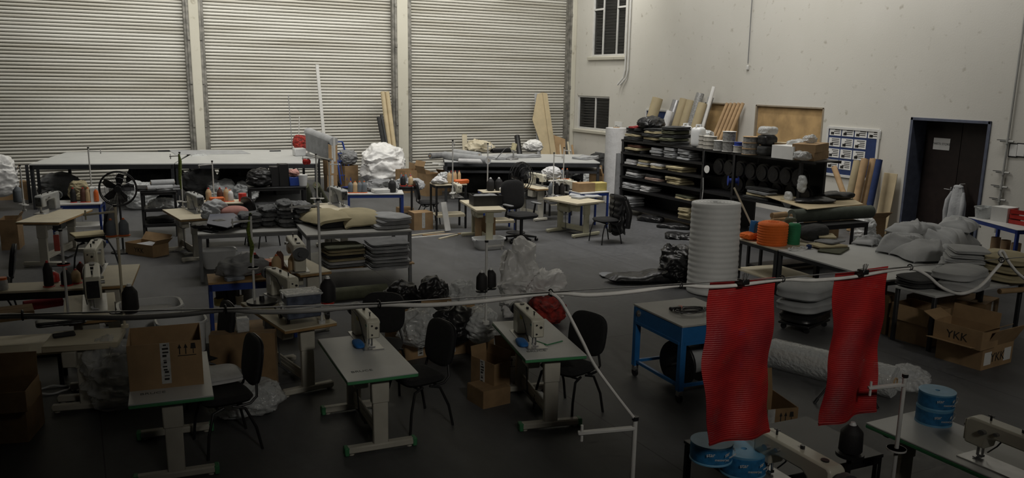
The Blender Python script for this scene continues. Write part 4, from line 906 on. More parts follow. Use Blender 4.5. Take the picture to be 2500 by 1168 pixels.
# rolls leaning on the right wall behind the shelving
M_kr = mat('kraft_roll', (.40, .33, .20), .7, var=.1, vscale=3)
def lean_par(label, top, r, mt, X1=15.5, dx=.75, dy=.12, core=True, **k):      # parallel rolls with their feet dx out from the wall
    a = onX(*top, X1-r); return roll(label, Vector((a.x-dx, a.y+dy, 0)), a, r, mt, core, **k)
lean_par('kraft brown roll leaning on the wall, apart from the others at left', (1606, 240), .16, M_kr)
lean_par('dark silver sheet roll leaning on wall, leftmost of the close row', (1653, 246), .13, mat('silver_sheet', (.33, .33, .34), .35, .5))
lean_par('white cone of sheet leaning on the wall beside the silver roll', (1636, 272), .10, M_fwhite, X1=15.0)
lean_par('tan roll leaning on the wall, second of the close row', (1671, 242), .13, M_kr)
lean_par('tan roll leaning on the wall, third of the close row', (1688, 246), .13, M_kr)
lean_par('clear wrapped grey roll leaning on the wall, tallest of the close row', (1710, 228), .11, M_sil)
lean_par('tan roll in the close row, left of the last thin one', (1716, 252), .12, M_kr, X1=15.1)
lean_par('thin silver roll with white paper top, last of the close row', (1736, 238), .08, mat('grey_film', (.36, .37, .38), .3, .2))
lean_par('white paper tube rising highest above the rolls', (1743, 212), .05, M_paper, X1=15.3, core=False)
for i in range(5):
    lean_par('kraft tube leaning on the boarded opening, %s of five' % LR[i], (1776+i*9.5, 252), .045, M_tube, dx=1.0, dy=.2, core=False, name='cardboard_tube', cat='tube', group='leaning kraft tubes')
carton('open brown carton before the leaning kraft tubes, behind the shelving', Vector((13.95, 16.6, 0)), (.4, .8, 1.55), 0, flaps={'+x': 20, '-y': 60}, tapes=False)
# notice boards, signs, pipes
def noticeboard(label, y0, y1, z0, z1, papers):
    t = thing('notice_board', label, 'notice board', (XW, (y0+y1)/2, z0)); w = y1-y0; h = z1-z0
    mb = MB(); mb.ab((-.02, -w/2+.02, .02), (-.002, w/2-.02, h-.02)); mb.build('felt', M_navy, t)
    mb = MB()
    for s in (-1, 1): mb.ab((-.045, s*w/2-.03, 0), (-.002, s*w/2+.03, h), .004)
    for z in (0, h): mb.ab((-.043, -w/2, z-.03), (-.002, w/2, z+.03), .004)
    mb.build('frame', M_white, t)
    rnd = random.Random(4)
    for (u, v, pw, ph) in papers:
        mb = MB(); mb.ab((-.026, -w/2+u-pw/2, v-ph/2), (-.022, -w/2+u+pw/2, v+ph/2)); p_ = mb.build('sheet', M_paper, t)
        m2 = MB()
        for j in range(4): z = v+ph*.35-j*ph*.2; m2.ab((-.028, -w/2+u-pw*.4, z-.008), (-.0262, -w/2+u+pw*rnd.uniform(0, .3), z+.008))
        m2.ab((-.028, -w/2+u+pw*.1, v-ph*.4), (-.0262, -w/2+u+pw*.38, v-ph*.1)); m2.build('printed_text', M_ink, p_)
    return t
W_, H_ = 1.42, 1.15
noticeboard('blue felt notice board covered with white printed sheets, between plywood and door', 12.9, 14.32, top_z(Vector((XW, 13.6, 0)), 432), 2.16, [(W_-.22-i*.36, H_-.15-j*.25, .33, .2) for j in range(4) for i in range((4, 3, 3, 2)[j])])
noticeboard('small blue notice board behind the kraft roll', 20.35, 21.45, 1.88, 2.3, [])
mb = MB(); mb.ab((-.012, -.2, 0), (0, .2, .32)); c = onX(1509, 322, XW); s0 = mb.build('paper_notice', M_paper, loc=(XW-.002, c.y, c.z)); tag(s0, 'white paper notice fixed to the wall beside the small window', 'notice'); text('Close', .13, M_ink, s0, TR(-.0125, 0, .15) @ RZ(-PI/2) @ RX(PI/2))
for i, px in enumerate((1534, 1541)):
    y_ = onX(px, 60, XW).y; mb = MB(); mb.tube([(XW-.05, y_, 8.4), (XW-.05, y_, 3.5), (XW-.06, y_+.05, 3.25), (XW-.12, y_+.28, 3.02)], .028, n=10)
    o = mb.build('conduit', M_white); tag(o, 'white conduit running down the wall beside the tall window, %s' % ('left', 'right')[i], 'pipe')
y_ = onX(1838, 20, XW).y; z_ = onX(1824, 165, XW).z; mb = MB(); mb.tube([(XW-.03, y_, 8.4), (XW-.03, y_+.02, 5), (XW-.03, y_+.0, z_+.1)], .012, n=6); o = mb.build('wall_cable', M_grey); tag(o, 'thin grey cable hanging down the bare wall', 'cable')
mb = MB(); mb.box((XW-.03, y_, z_), (.05, .07, .12), ch=.008); mb.build('cable_end', M_white, o)
t = thing('gas_pipe', 'thin grey pipe with three tap branches on the wall right of the door', 'pipe', (0, 0, 0))
pa = [onX(2497, 60, XW-.05), onX(2480, 180, XW-.05), onX(2462, 330, XW-.05), onX(2450, 420, XW-.05), onX(2438, 520, XW-.05)]; yp = pa[2].y
mb = MB(); mb.tube([(XW-.05, yp, 8.2), (XW-.05, yp, .4)], .022, n=8); mb.build('pipe', M_greytop, t)
for py in (345, 422, 458, 490):
    z = onX(2455, py, XW-.05).z; mb = MB(); mb.cyl((XW-.05, yp-.12, z), (XW-.05, yp+.14, z), .02, n=8); mb.cyl((XW-.05, yp, z-.05), (XW-.05, yp, z+.05), .032, n=10); v_ = mb.build('valve', M_greytop, t)
    mb = MB(); mb.box((XW-.09, yp+.1, z+.02), (.02, .16, .012)); mb.build('lever', M_dark, v_)
for i, px in enumerate((2475, 2494)):
    c = onX(px, 367, XW); t = thing('picture_frame', 'small black framed certificate on the wall, %s one' % ('left', 'right')[i], 'frame', (XW, c.y, c.z)); mb = MB(); mb.ab((-.02, -.09, -.13), (-.001, .09, .13), .003); mb.build('frame', M_black, t); mb = MB(); mb.ab((-.023, -.07, -.11), (-.019, .07, .11)); mb.build('certificate', M_paper, t)
mb = MB(); c = onX(1463, 383, XW); mb.box((0, 0, 0), (.03, .45, .3), ch=.004); tag(mb.build('vent_plate', M_grey, loc=(XW-.02, c.y, c.z)), 'dark grey vent plate low on the wall under the small window', 'vent')
# ================================================================== RIGHT TABLES, CLOTH PILES, CARTONS
A = P(2180, 690, .70); F = P(1900, 610, .70); n_ = (F-A).normalized(); e_ = Vector((n_.y, -n_.x, 0)); DL = (F-A).length
A = A+n_*.12; DL -= .12
r1 = bench('big white cutting table in front of the door, heaped with grey covers', A, A+e_*1.75, DL, .70, M_dark, M_top, shelves=(), legs=.05, apron=.05, name='cutting_table', cat='table')
F2 = P(1800, 582, .69); r0 = bench('tan board table behind the big white one, orange twine on it', F+n_*.02, F+n_*.02+e_*.85, (F2-F).length-.02, .70, M_dark, M_tan, shelves=(.2,), legs=.07, apron=.05, name='cutting_table', cat='table')
C2 = P(2285, 722, .70); r2d = (P(2500, 688, .70)-C2); r2d.z = 0; r2d.normalize(); r2 = bench('nearest white table at right with rounded corner, above the open lettered cartons', C2, C2+r2d*1.75, .56, .695, M_dark, M_top, shelves=(), legs=.045, apron=0, name='cutting_table', cat='table', top_t=.03)
T1 = .701
# twine and thread
def twine(label, p, r, h, mt, rings=8):
    t = thing('twine_spool', label, 'spool', p); mb = MB(); pr = [(r*.3, 0), (r*1.02, .0)]
    for i in range(rings):
        for u in (.1, .5, .9): pr.append((r*(1+.06*math.sin(PI*u)-.03*abs(i-rings/2)/rings), h*(i+u)/rings*.93))
    pr += [(r*.8, h*.98), (r*.3, h)]; mb.lathe(pr, 26); mb.build('winding', mt, t); mb = MB(); mb.lathe([(r*.18, h*.9), (r*.36, h*.9), (r*.36, h*1.015), (r*.18, h*1.015), (r*.18, h*.9)], 16); mb.build('core', M_plas if mt is not M_orangetw else M_orangetw, t); return t
twine('fat spool of orange twine beside the green cones', P(1884, 596, T1), .22, .35, M_orangetw)
twine('tall green thread cone beside the orange twine, front one', P(1936, 596, T1), .095, .33, M_greenth)
twine('olive green thread cone hidden behind the bright green one', P(1926, 586, T1), .09, .36, M_folive)
heap('small orange bundle beside the foam roll', P(1832, 585, T1), (.28, .24, .12), M_orangetw, 0, 3, .02, 8, .04, name='twine_bundle', cat='twine')
heap('dark grey domed pouch behind the green cones', P(1985, 588, T1), (.55, .36, .26), M_fdark, .2, 2, .02, 4, .02, name='pouch', cat='pouch')
for i, (x, y, w, d, rz, mt_) in enumerate(((2035, 612, .62, .34, .5, M_folive), (2020, 606, .5, .34, -.2, M_ftan), (2025, 600, .46, .32, .25, M_fgrey2), (2015, 592, .4, .26, .9, M_ftan))):
    cloth(['lowest olive panel of the flat cloth pile on the white table', 'tan flat panel second in the cloth pile on the white table', 'slate flat panel third in the cloth pile on the white table', 'tan flat panel on top of the cloth pile, tilted, on the white table'][i], P(x, y, T1)+Vector((0, 0, .03*i)), (w, d, .03), mt_, rz, i, .01)
mb = MB(); pts = []
for k in range(60): a_ = k*.35; pts.append((.16*math.cos(a_)*(1+.2*math.sin(k)), .07*math.sin(a_), .01+.012*(k % 3)))
mb.tube(pts, .006, n=5); o = mb.build('cable', M_plas, loc=P(1948, 610, T1)); tag(o, 'white looped cable with dark plug on the white table', 'cable')
mb = MB(); mb.box((.2, -.02, .035), (.07, .06, .06), ch=.01); mb.build('plug', M_navy, o)
mb = MB()
for k in range(9): mb.sheet(lambda u, v, k=k: (.2*u*math.cos(k*.7)+.02*k, .2*u*math.sin(k*.7), .02+.03*math.sin(u*5+k)+.012*v+.01*k*.4), 6, 1, .002) if False else mb.puff((.05*math.cos(k*1.7), .05*math.sin(k*2.3), .02), (.16, .05, .03), p=3, n=5, rot=(0, 0, k*.9), amp=.008, freq=20, seed=k)
tag(mb.build('cord_bundle', mat('lime_cord', (.24, .36, .05), .8)), 'lime green cord bundle on the white table by the grey covers', 'cord', None, 'thing').location = P(2110, 588, T1)
# grey covers heaped on the table
M_gc = mat('cover_grey', (.46, .47, .475), .9, var=.08, vscale=3, bump=.25, bscale=14)
def blanket(label, c, w, d, h, mt, rz, seed, th=.03, name='cloth_cover', cat='cover'):     # thick cover thrown in a loose mound, with long folds
    rnd = random.Random(seed); fl = [(rnd.uniform(.15, .85), rnd.uniform(-.6, .6), rnd.uniform(.03, .06), rnd.uniform(.025, .05)) for _ in range(4)]
    ph = rnd.uniform(0, 6)
    def fn(u, v):
        e = (1-abs(2*u-1)**3.2)*(1-abs(2*v-1)**3.2)
        z = h*e**.55*(.82+.25*noise.noise(Vector((u*1.8+seed, v*1.8, seed*.7))))
        for p0, sl, wd, dp in fl: t = (u-p0-sl*(v-.5))/wd; z += dp*(math.exp(-t*t)-.9*math.exp(-(t-1.5)**2))*min(1, e*2.5)
        x = (u-.5)*w*(1+.07*math.sin(v*6+ph)); y = (v-.5)*d*(1+.07*math.sin(u*5+ph))
        return (x, y, max(z, .002)+th)
    mb = MB(); mb.sheet(fn, 40, 34, th); o = mb.build(name, mt, loc=c, rot=rz, sharp=80); return tag(o, label, cat)
for i, (x, y, z, w, d, h, rz, lab) in enumerate((
    (2120, 596, 0, .5, .34, .08, .3, 'dark edged grey scraps at the far left of the grey cover heap'),
    (2200, 612, 0, .95, .6, .24, .5, 'grey cover folded over, left end of the heap on the white table'),
    (2268, 632, 0, .9, .6, .24, -.3, 'grey cover in the middle of the heap on the white table'),
    (2310, 604, .0, 1.0, .6, .30, .2, 'grey cover at the back of the heap under the hanging coat'),
    (2240, 598, .18, .9, .5, .16, -.2, 'grey cover on top of the heap, left'),
    (2335, 594, .22, .85, .5, .16, .4, 'grey cover on top of the heap, right'))):
    blanket(lab, P(x, y, T1)+Vector((0, 0, z)), w, d, h, M_gc, rz, i+3)
for i in range(6): cloth('grey folded cover in the neat stack at the right of the heap, %s' % ORD[i], P(2338, 668, T1)+Vector((.015*i, -.012*i, .001+.06*i)), (.66-.03*i, .56-.025*i, .052), M_gc, .45+.08*i, i, .012, 4, group='neat grey stack')
for i in range(2): cloth(('lower', 'upper')[i]+' puffy grey pillow shaped cover at the near edge of the white table', P(2352, 704, T1)+Vector((-.03*i, .04*i, .001+.12*i)), (.85, .5, .15), M_gc, .35-.1*i, 20+i, .025, 4, p_=3.4, n=14)
for i in range(2): cloth(('lower', 'upper')[i]+' dark slate folded cover at the near corner of the white table', P(2250, 697, T1)+Vector((0, 0, .001+.06*i)), (.62, .42, .065), M_fdark, -.15+.1*i, 30+i, .015, 4, p_=4)
for i in range(3): cloth('tan folded cover at the right edge of the photo, %s' % ORD[i], P(2475, 690, T1)+Vector((.05, .1, .001+.11*i)), (.6, .55, .12), M_ftan, .1*i, 40+i, .02, 4, p_=3.5)
cloth('tan folded cover behind the neat grey stack, toward the blue rack', P(2450, 640, T1)+Vector((0.1, .12, 0)), (.7, .5, .12), M_ftan, .3, 50, .03, 4, p_=4)
roll('thin kraft tube under the right end of the nearest white table', P(2440, 712, .62), P(2520, 706, .62), .035, M_tube, False)
# blue cushion-like scraps, covered case and film roll on the floor
t = thing('dolly', 'low black wheeled base under the grey folded cases', 'dolly', P(1962, 800, 0), .3)
mb = MB(); mb.box((0, 0, .09), (.6, .42, .03), ch=.005); mb.build('board', M_black, t)
for sx in (-1, 1):
    for sy in (-1, 1): mb = MB(); mb.cyl((sx*.24-.012, sy*.16, .037), (sx*.24+.012, sy*.16, .037), .037, n=14); mb.box((sx*.24, sy*.16, .065), (.03, .04, .03)); mb.build('castor', M_blackpl, t)
q = P(1962, 800, 0); M_case = mat('grey_case_cloth', (.32, .33, .335), .75, var=.08, vscale=3, bump=.1, bscale=30)
cloth('black folded case, lowest on the wheeled base', q+Vector((0, 0, .107)), (.7, .5, .14), M_tarp, .3, 1, .02, 4, p_=4)
cloth('grey folded case with black edges, middle of the wheeled base', q+Vector((0, 0, .24)), (.78, .56, .17), M_case, .25, 2, .02, 4, p_=4)
o = cloth('grey folded case with chalk marks, top of the wheeled base', q+Vector((.02, .02, .40)), (.84, .6, .22), M_case, .35, 3, .02, 3, p_=3.6, n=14)
text('B.H', .09, mat('chalk', (.55, .55, .53), .9), o, TR(.05, .02, .225) @ RZ(-.5), 'chalk_mark'); text('LF', .08, MATS['chalk'], o, TR(.14, -.12, .21) @ RZ(-.5), 'chalk_mark')
a_ = P(1885, 862, .15); b_ = P(2185, 935, .15); roll('long roll wrapped in cloudy film lying on the floor behind the red nets', a_, b_, .17, M_clear2, True, n=28)
heap('crumpled end of cloudy film with red printed tape on the floor', P(2215, 950, 0), (.42, .34, .2), M_clear, .6, 3, .05, 6, .09)
t = thing('folding_stand', 'black folding stand with splayed legs behind the second red net', 'stand', P(2062, 980, 0))
c_ = t.location
mb = MB(); mb.cyl((0, 0, .3), (0, 0, .55), .014, n=8); mb.build('post', M_black, t)
for f in (P(1988, 985, 0), P(2143, 998, 0), P(2072, 1008, 0)):
    mb = MB(); v = f-c_; mb.cyl((0, 0, .42), (v.x, v.y, .01), .011, n=8); mb.cyl((v.x*.9, v.y*.9, .05), (v.x, v.y, 0), .017, n=8); mb.build('leg', M_black, t)
# cartons under and before the right table
c1 = carton_at('open carton with big black letters on its side, on floor at right', (2283, 873), (2393, 906), 0, .62, 836, h=.26, flaps={'-y': 80, '+x': 28}, tapes=False, logo='YKK', logo_side='+x', lsz=.15)
S1 = tuple(c1['S'])
for x in (-.2, .2):
    mb = MB(); mb.ab((S1[0]/2+.0035, x-.07, .05), (S1[0]/2+.005, x+.07, .2)); mb.build('paper_label', M_paper, c1)
c2 = carton_at('upper open lettered carton with its back flap standing up, at right', (2277, 826), (2393, 858), .27, .34, 795, h=.22, flaps={'+y': 5, '+x': 60, '-x': 65}, tapes=False, logo='YKK', lsz=.13)
carton_at('plain tall carton under the white table, left of the lettered ones', (2168, 822), (2262, 850), 0, .4, 750, tapes=False, flaps={'-y': 170})
c = carton_at('dark carton under the white table behind the second red net', (2062, 792), (2160, 818), 0, .25, 700, h=.5, mt=M_card2, tapes=False, closed=True, logo='YKK')
carton_at('dark carton deep under the white table', (2280, 800), (2360, 770), 0, .4, 722, mt=M_card2, tapes=False, closed=True)
carton('low dark carton beside the lettered cartons, right', P(2425, 800, 0)+Vector((.1, .35, 0)), (.55, .4, .3), .3, M_card2, tapes=True, closed=True)
# dark bench with the green roll
g0 = P(1862, 562, .76); g1 = P(2122, 543, .76); gb = bench('dark steel bench carrying the thick green fabric roll', g0, g1, .36, .76, M_black, M_black, shelves=(.12,), legs=.045, apron=.06)
M_groll = mat('green_grey_roll', (.085, .10, .08), .85, var=.15, vscale=6, bump=.2, bscale=40)
ra = P(1932, 528, .885); rb = P(2126, 517, .885); gr_ = roll('thick dark green fabric roll lying on the dark bench', ra, rb, .118, M_groll)
up = P(1990, 500, .9)
def slab(label, pts, z, th, mt, name, cat):       # irregular flat sheet with its outline given by photo pixels at height z
    W = [P(x, y, z) for x, y in pts]; c = sum(W, Vector())/len(W); mb = MB(); mb.prism([((w-c).x, (w-c).y) for w in W], th); o = mb.build(name, mt, loc=c); return tag(o, label, cat)
slab('creased tan cardboard sheet lying over the green roll', [(1972, 513), (2108, 500), (2075, 484), (1975, 474), (1880, 470), (1860, 477), (1905, 492)], 1.005, .012, M_cream, 'cardboard_sheet', 'cardboard')
slab('folded tan card lying on the creased cardboard sheet', [(1905, 487), (1955, 492), (1945, 474), (1918, 468)], 1.018, .01, M_ftan, 'cardboard_sheet', 'cardboard')
heap('shiny black rubber sheet lying on the cardboard sheet', P(1990, 495, 1.018), (.8, .4, .09), M_tarp, -.3, 4, .03, 4, .03, name='rubber_sheet', cat='sheet')
heap('black curled rubber sheet at the right end of the cardboard sheet', P(2035, 486, 1.018), (.8, .35, .13), M_tarp, -.2, 7, .04, 4, .05, name='rubber_sheet', cat='sheet')
for i, (x, y, z) in enumerate(((1866, 545, .84), (1884, 541, .84), (1885, 527, .95))):
    p = P(x, y, z); roll('short kraft tube heaped before the green roll, %s' % ('left', 'right', 'top')[i], p, p+Vector((.33, .02, 0)), .05, M_tube, False, name='cardboard_tube', cat='tube', group='short kraft tubes')
heap('crumpled film under the short kraft tubes', P(1895, 550, .761), (.45, .3, .07), M_clear2, 0, 5, .04, 6, .05)
mb = MB(); mb.box((0, 0, .14), (.3, .1, .28), rot=(0, .2, .3), ch=.01); tag(mb.build('blue_holder', M_blue2, loc=P(1856, 588, .69)+Vector((0, .1, .012))), 'blue plastic tool holder standing beside the foam roll', 'holder')
sb = P(1850, 582, .70); st_ = onY(1792, 458, sb.y+.35)-sb; mb = MB(); mb.cyl((0, 0, 0), st_, .016, n=8); tag(mb.build('wooden_stick', M_tan, loc=sb), 'pale wooden stick leaning beside the foam roll', 'stick')
carton('brown carton on the floor under the green roll bench', P(2040, 590, 0)+Vector((.1, .5, 0)), (.6, .4, .4), 0, M_card2, tapes=False, closed=True)
carton('open brown carton on the floor beside the door frame', Vector((14.75, 12.25, 0)), (.5, .45, .42), -.1, M_card, tapes=False, flaps={'-y': 50, '+y': 20})
heap('clear bag of brown stuff before the carton beside the door', P(2105, 590, 0)+Vector((.0, .0, 0)), (.45, .4, .5), M_clear2, 0, 5, .03, 5, .05)
# rolls by the notice board
lean('kraft tube leaning left, crossing below the notice board', (2036, 408), (2062, 480), .06, M_tube, X1=14.75, X2=14.6)
for lab, tp, r_, mt_, x1 in (('tan sheet roll leaning on wall under the notice board', (2094, 393), .09, M_kr, 15.5), ('kraft brown roll leaning upright under the notice board', (2112, 388), .08, M_tube, 15.3), ('second kraft roll, right of the first under the notice board', (2133, 388), .08, M_tube, 15.5), ('dark blue fabric roll leaning beside the kraft rolls', (2147, 390), .07, M_navy, 15.3)):
    lean_par(lab, tp, r_, mt_, X1=x1, dx=.28, dy=-.04)
slab_ = MB(); slab_.box((0, 0, .65), (.02, .34, 1.3), ch=.004); o = slab_.build('board', M_cream, loc=(15.34, 12.42, 0), rot=(0, .12, 0)); tag(o, 'tall cream board leaning on the wall beside the door frame', 'board')
# coat on the door
zt = top_z(Vector((XW, 11.1, 0)), 455); t = thing('coat', 'grey work coat hanging on the dark door', 'coat', (XW+.2, 11.02, zt-1.02))
mb = MB()
def coat_fn(u, v):
    a = u*2*PI; z = 1.0*(1-v); w = .09+.08*min(1, v*3.2)+.05*v; d = .05+.05*min(1, v*3)+.03*math.sin(a*5)*v
    return (d*math.cos(a)*.9-.02, w*math.sin(a)+.012*math.sin(a*7+v*3), z)
mb.sheet(coat_fn, 40, 14, .004); mb.build('body', M_fgrey, t)
for s in (-1, 1): mb = MB(); mb.tube([(-.02, s*.12, .9), (-.07, s*.17, .72), (-.09, s*.18, .5), (-.08, s*.17, .3)], [.03, .05, .048, .045], n=10); mb.build('sleeve', M_fgrey, t)
mb = MB(); mb.puff((-.02, 0, 1.0), (.1, .2, .09), p=3, n=8); mb.build('collar', M_fgrey, t)
mb = MB(); mb.tube([(.17, 0, 1.06), (.02, 0, 1.06), (-.02, 0, 1.03)], .008, n=6); mb.build('hook', M_white, t)
# blue rack at right with trays
A = P(2363, 530, .9); B = P(2484, 562, .9); br_ = bench('blue steel rack at the right edge, red trays on it', A, B, .6, .9, M_blue, M_white, shelves=(.1,), legs=.05, apron=.06, name='storage_rack', cat='rack', top_t=.012, lipped=M_blue)
tub('clear plastic tub on the blue rack, left end', P(2396, 535, .9)+Vector((.15, .05, 0)), .3, .28, .2, mt=M_clear2)
carton('white carton on the blue rack between the tub and the red trays', P(2432, 542, .9)+Vector((.2, 0, 0)), (.28, .3, .24), PI/2, M_paper, tapes=False, closed=True)
for i in range(3):
    w, h = .34, .07; t = thing('letter_tray', 'red plastic tray on the blue rack, %s of the stack' % ('lowest', 'middle', 'topmost')[i], 'tray', P(2474, 550, .9)+Vector((.22, -.02, .001+i*.085)), PI/2+.15*(i-1), 'red plastic trays')
    mb = MB(); mb.ab((-w/2, -.13, 0), (w/2, .13, .006)); mb.ab((-w/2, -.13, 0), (-w/2+.008, .13, h)); mb.ab((w/2-.008, -.13, 0), (w/2, .13, h)); mb.ab((-w/2, .122, 0), (w/2, .13, h)); mb.ab((-w/2, -.13, 0), (w/2, -.122, h*.4)); mb.build('body', M_red, t)
for i in range(3): p = on_table(br_, (-.2+.2*i)*br_['L'], 0, -br_['H']+.112); roll('brown tube standing under the blue rack, %s' % LR[i], p, p+Vector((0, 0, .5)), .075, M_tube, False, name='cardboard_tube', cat='tube', group='tubes under the blue rack')
for i in range(2):
    t = carton('white drawer box on the floor left of the blue rack, %s' % ('lower', 'upper')[i], Vector((13.75, 9.75, .001+i*.301)), (.42, .4, .3), -PI/2, M_paper, tapes=False, closed=True, group='white drawer boxes')
    mb = MB(); mb.ab((-.09, -.207, .12), (.09, -.202, .2)); mb.build('label_slot', M_tape, t)
mb = MB(); mb.ab((-.25, -.3, 0), (.25, .3, 1.35), .01); t = mb.build('metal_cabinet', M_grey, loc=(15.3, 8.75, 0)); tag(t, 'grey metal cabinet against the wall at the right edge', 'cabinet')
# ================================================================== HOSE, NETS AND THE NEAREST MACHINES
YH = 3.4
H_ = lambda x, y, dy=0.: onY(x, y, YH+dy)
t = thing('air_hose', 'grey white hose tied to a wire across the whole photo, looped at right', 'hose', (0, 0, 0))
hp = [(-200, 785), (0, 773), (55, 772), (180, 775), (320, 776), (450, 768), (550, 757), (640, 762), (760, 759), (925, 745), (1040, 746), (1180, 736), (1345, 716), (1440, 721), (1550, 712), (1660, 697), (1720, 701), (1800, 697), (1910, 683), (1985, 685), (2080, 677), (2160, 663), (2222, 656), (2262, 672), (2300, 703), (2345, 718), (2390, 702), (2425, 665), (2447, 636), (2440, 618), (2449, 615), (2466, 645), (2500, 680), (2580, 730)]
pts = [H_(x, y, .02) for x, y in hp]
def smooth(pts, k=5):
    out = []
    for i in range(len(pts)-1):
        p0, p1, p2, p3 = pts[max(0, i-1)], pts[i], pts[i+1], pts[min(len(pts)-1, i+2)]
        for j in range(k):
            s = j/k; out.append(.5*((2*p1)+(p2-p0)*s+(2*p0-5*p1+4*p2-p3)*s*s+(3*p1-p0-3*p2+p3)*s**3))
    return out+[pts[-1]]
M_hose = mat('hose_grey', (.78, .77, .74), .45)
mb = MB(); mb.tube(smooth(pts), .0105, n=10); mb.build('tube', M_hose, t)
mb = MB(); mb.tube([H_(-200, 775), H_(55, 768), H_(550, 754), H_(925, 741), H_(1345, 713), H_(1660, 694), H_(1910, 679), H_(2222, 651), H_(2445, 633), H_(2600, 620)], .0028, n=6); mb.build('wire', M_steel, t)
for x, y in ((55, 770), (550, 755), (925, 743), (1345, 715), (1660, 696), (1910, 681), (2222, 653), (2445, 635)):
    mb = MB(); p = H_(x, y, .01); mb.tube([p+Vector((0, .02*math.cos(a), .017*math.sin(a))) for a in [k*PI/5 for k in range(10)]], .004, n=5, close=True); mb.build('cable_tie', M_black, t)
mb = MB(); mb.tube(smooth([H_(1345, 716, -.01), H_(1372, 740), H_(1420, 830), H_(1450, 890), H_(1500, 960), H_(1550, 1024)]), .0085, n=8); o = mb.build('branch_hose', M_hose); tag(o, 'pale hose slanting from the strung hose down to a near stand', 'hose')
pb = H_(1551, 1026); pb.z = 0; thread_stand('near white stand where the slanting hose ends, bottom centre', pb, H_(1551, 1026).z, PI*.86, th=.5, plate=.001, arm=.3)
def net_mat():
    mt = bpy.data.materials.new('red_net'); mt.use_nodes = True; nt = mt.node_tree; N = nt.nodes; L = nt.links; b = N['Principled BSDF']
    b.inputs['Roughness'].default_value = .5
    tc = N.new('ShaderNodeTexCoord'); w = N.new('ShaderNodeTexWave'); w.wave_type = 'BANDS'; w.bands_direction = 'Z'; w.inputs['Scale'].default_value = 26; w.inputs['Distortion'].default_value = 1.2; w.inputs['Detail Scale'].default_value = 2
    n = N.new('ShaderNodeTexNoise'); n.inputs['Scale'].default_value = 6; n.inputs['Detail'].default_value = 3
    L.new(tc.outputs['Object'], w.inputs['Vector']); L.new(tc.outputs['Object'], n.inputs['Vector'])
    cr = N.new('ShaderNodeValToRGB'); cr.color_ramp.elements[0].color = (.26, .012, .018, 1); cr.color_ramp.elements[1].color = (.56, .024, .022, 1); cr.color_ramp.elements[0].position = .35; cr.color_ramp.elements[1].position = .65; n0 = N.new('ShaderNodeTexNoise'); n0.inputs['Scale'].default_value = 3.2; n0.inputs['Detail'].default_value = 6; L.new(tc.outputs['Object'], n0.inputs['Vector']); L.new(n0.outputs['Fac'], cr.inputs[0]); L.new(cr.outputs[0], b.inputs['Base Color'])
    r1_ = N.new('ShaderNodeMapRange'); r1_.inputs[1].default_value = .52; r1_.inputs[2].default_value = .72; L.new(n.outputs['Fac'], r1_.inputs[0])
    r2_ = N.new('ShaderNodeMapRange'); r2_.inputs[1].default_value = .55; r2_.inputs[2].default_value = .8; L.new(w.outputs['Fac'], r2_.inputs[0])
    m1 = N.new('ShaderNodeMath'); m1.operation = 'MULTIPLY'; L.new(r1_.outputs[0], m1.inputs[0]); L.new(r2_.outputs[0], m1.inputs[1])
    m2 = N.new('ShaderNodeMath'); m2.operation = 'MULTIPLY_ADD'; m2.inputs[1].default_value = -.75; m2.inputs[2].default_value = .9; L.new(m1.outputs[0], m2.inputs[0]); L.new(m2.outputs[0], b.inputs['Alpha'])
    bp = N.new('ShaderNodeBump'); bp.inputs['Strength'].default_value = .5; bp.inputs['Distance'].default_value = .004; L.new(w.outputs['Fac'], bp.inputs['Height']); L.new(bp.outputs[0], b.inputs['Normal']); return mt
M_net = net_mat()
def net(label, tl, tr, bl, br, seed, clip):
    a, b, c, d = H_(*tl, .035), H_(*tr, .035), H_(*bl, .035), H_(*br, .035); t = thing('net_strip', label, 'net', a)
    def fn(u, v):
        p = (a*(1-u)+b*u)*(1-v)+(c*(1-u)+d*u)*v; k = noise.noise(Vector((u*1.5+seed, v*2.5, seed)))*.04*min(1, v*3)
        ex = .012*math.sin(v*7+seed)+.008*math.sin(v*17+seed*2)
        return (p.x+ex-a.x, p.y+k+.02*math.sin(u*9+v*4+seed)*min(1, v*2)-a.y, p.z-a.z)
    mb = MB(); mb.sheet(fn, 18, 46, .0015); mb.build('netting', M_net, t)
    mb = MB(); mb.tube([Vector(fn(i/18, .985))+Vector((0, -.002, 0)) for i in range(19)], .006, n=6); mb.build('hem', mat('red_cord', (.35, .01, .01), .6), t)
    p = H_(*clip, -.012)-a; mb = MB(); mb.box(p, (.05, .05, .03), ch=.004); g = mb.build('bulldog_clip', M_black, t)
    for s in (-1, 1): mb = MB(); mb.tube([p+Vector((s*.012, -.01, .012)), p+Vector((s*.02, -.014, .045)), p+Vector((s*.006, -.012, .05)), p+Vector((s*.008, -.01, .012))], .0025, n=5); mb.build('wire_handle', M_steel, g)
net('red net strip clipped to the hose in front of the blue trolley', (1728, 690), (1888, 678), (1716, 1086), (1876, 1058), 1.3, (1815, 688))
net('red net strip clipped to the hose right of the wide one', (2040, 668), (2169, 650), (2010, 1044), (2135, 1003), 4.1, (2107, 664))
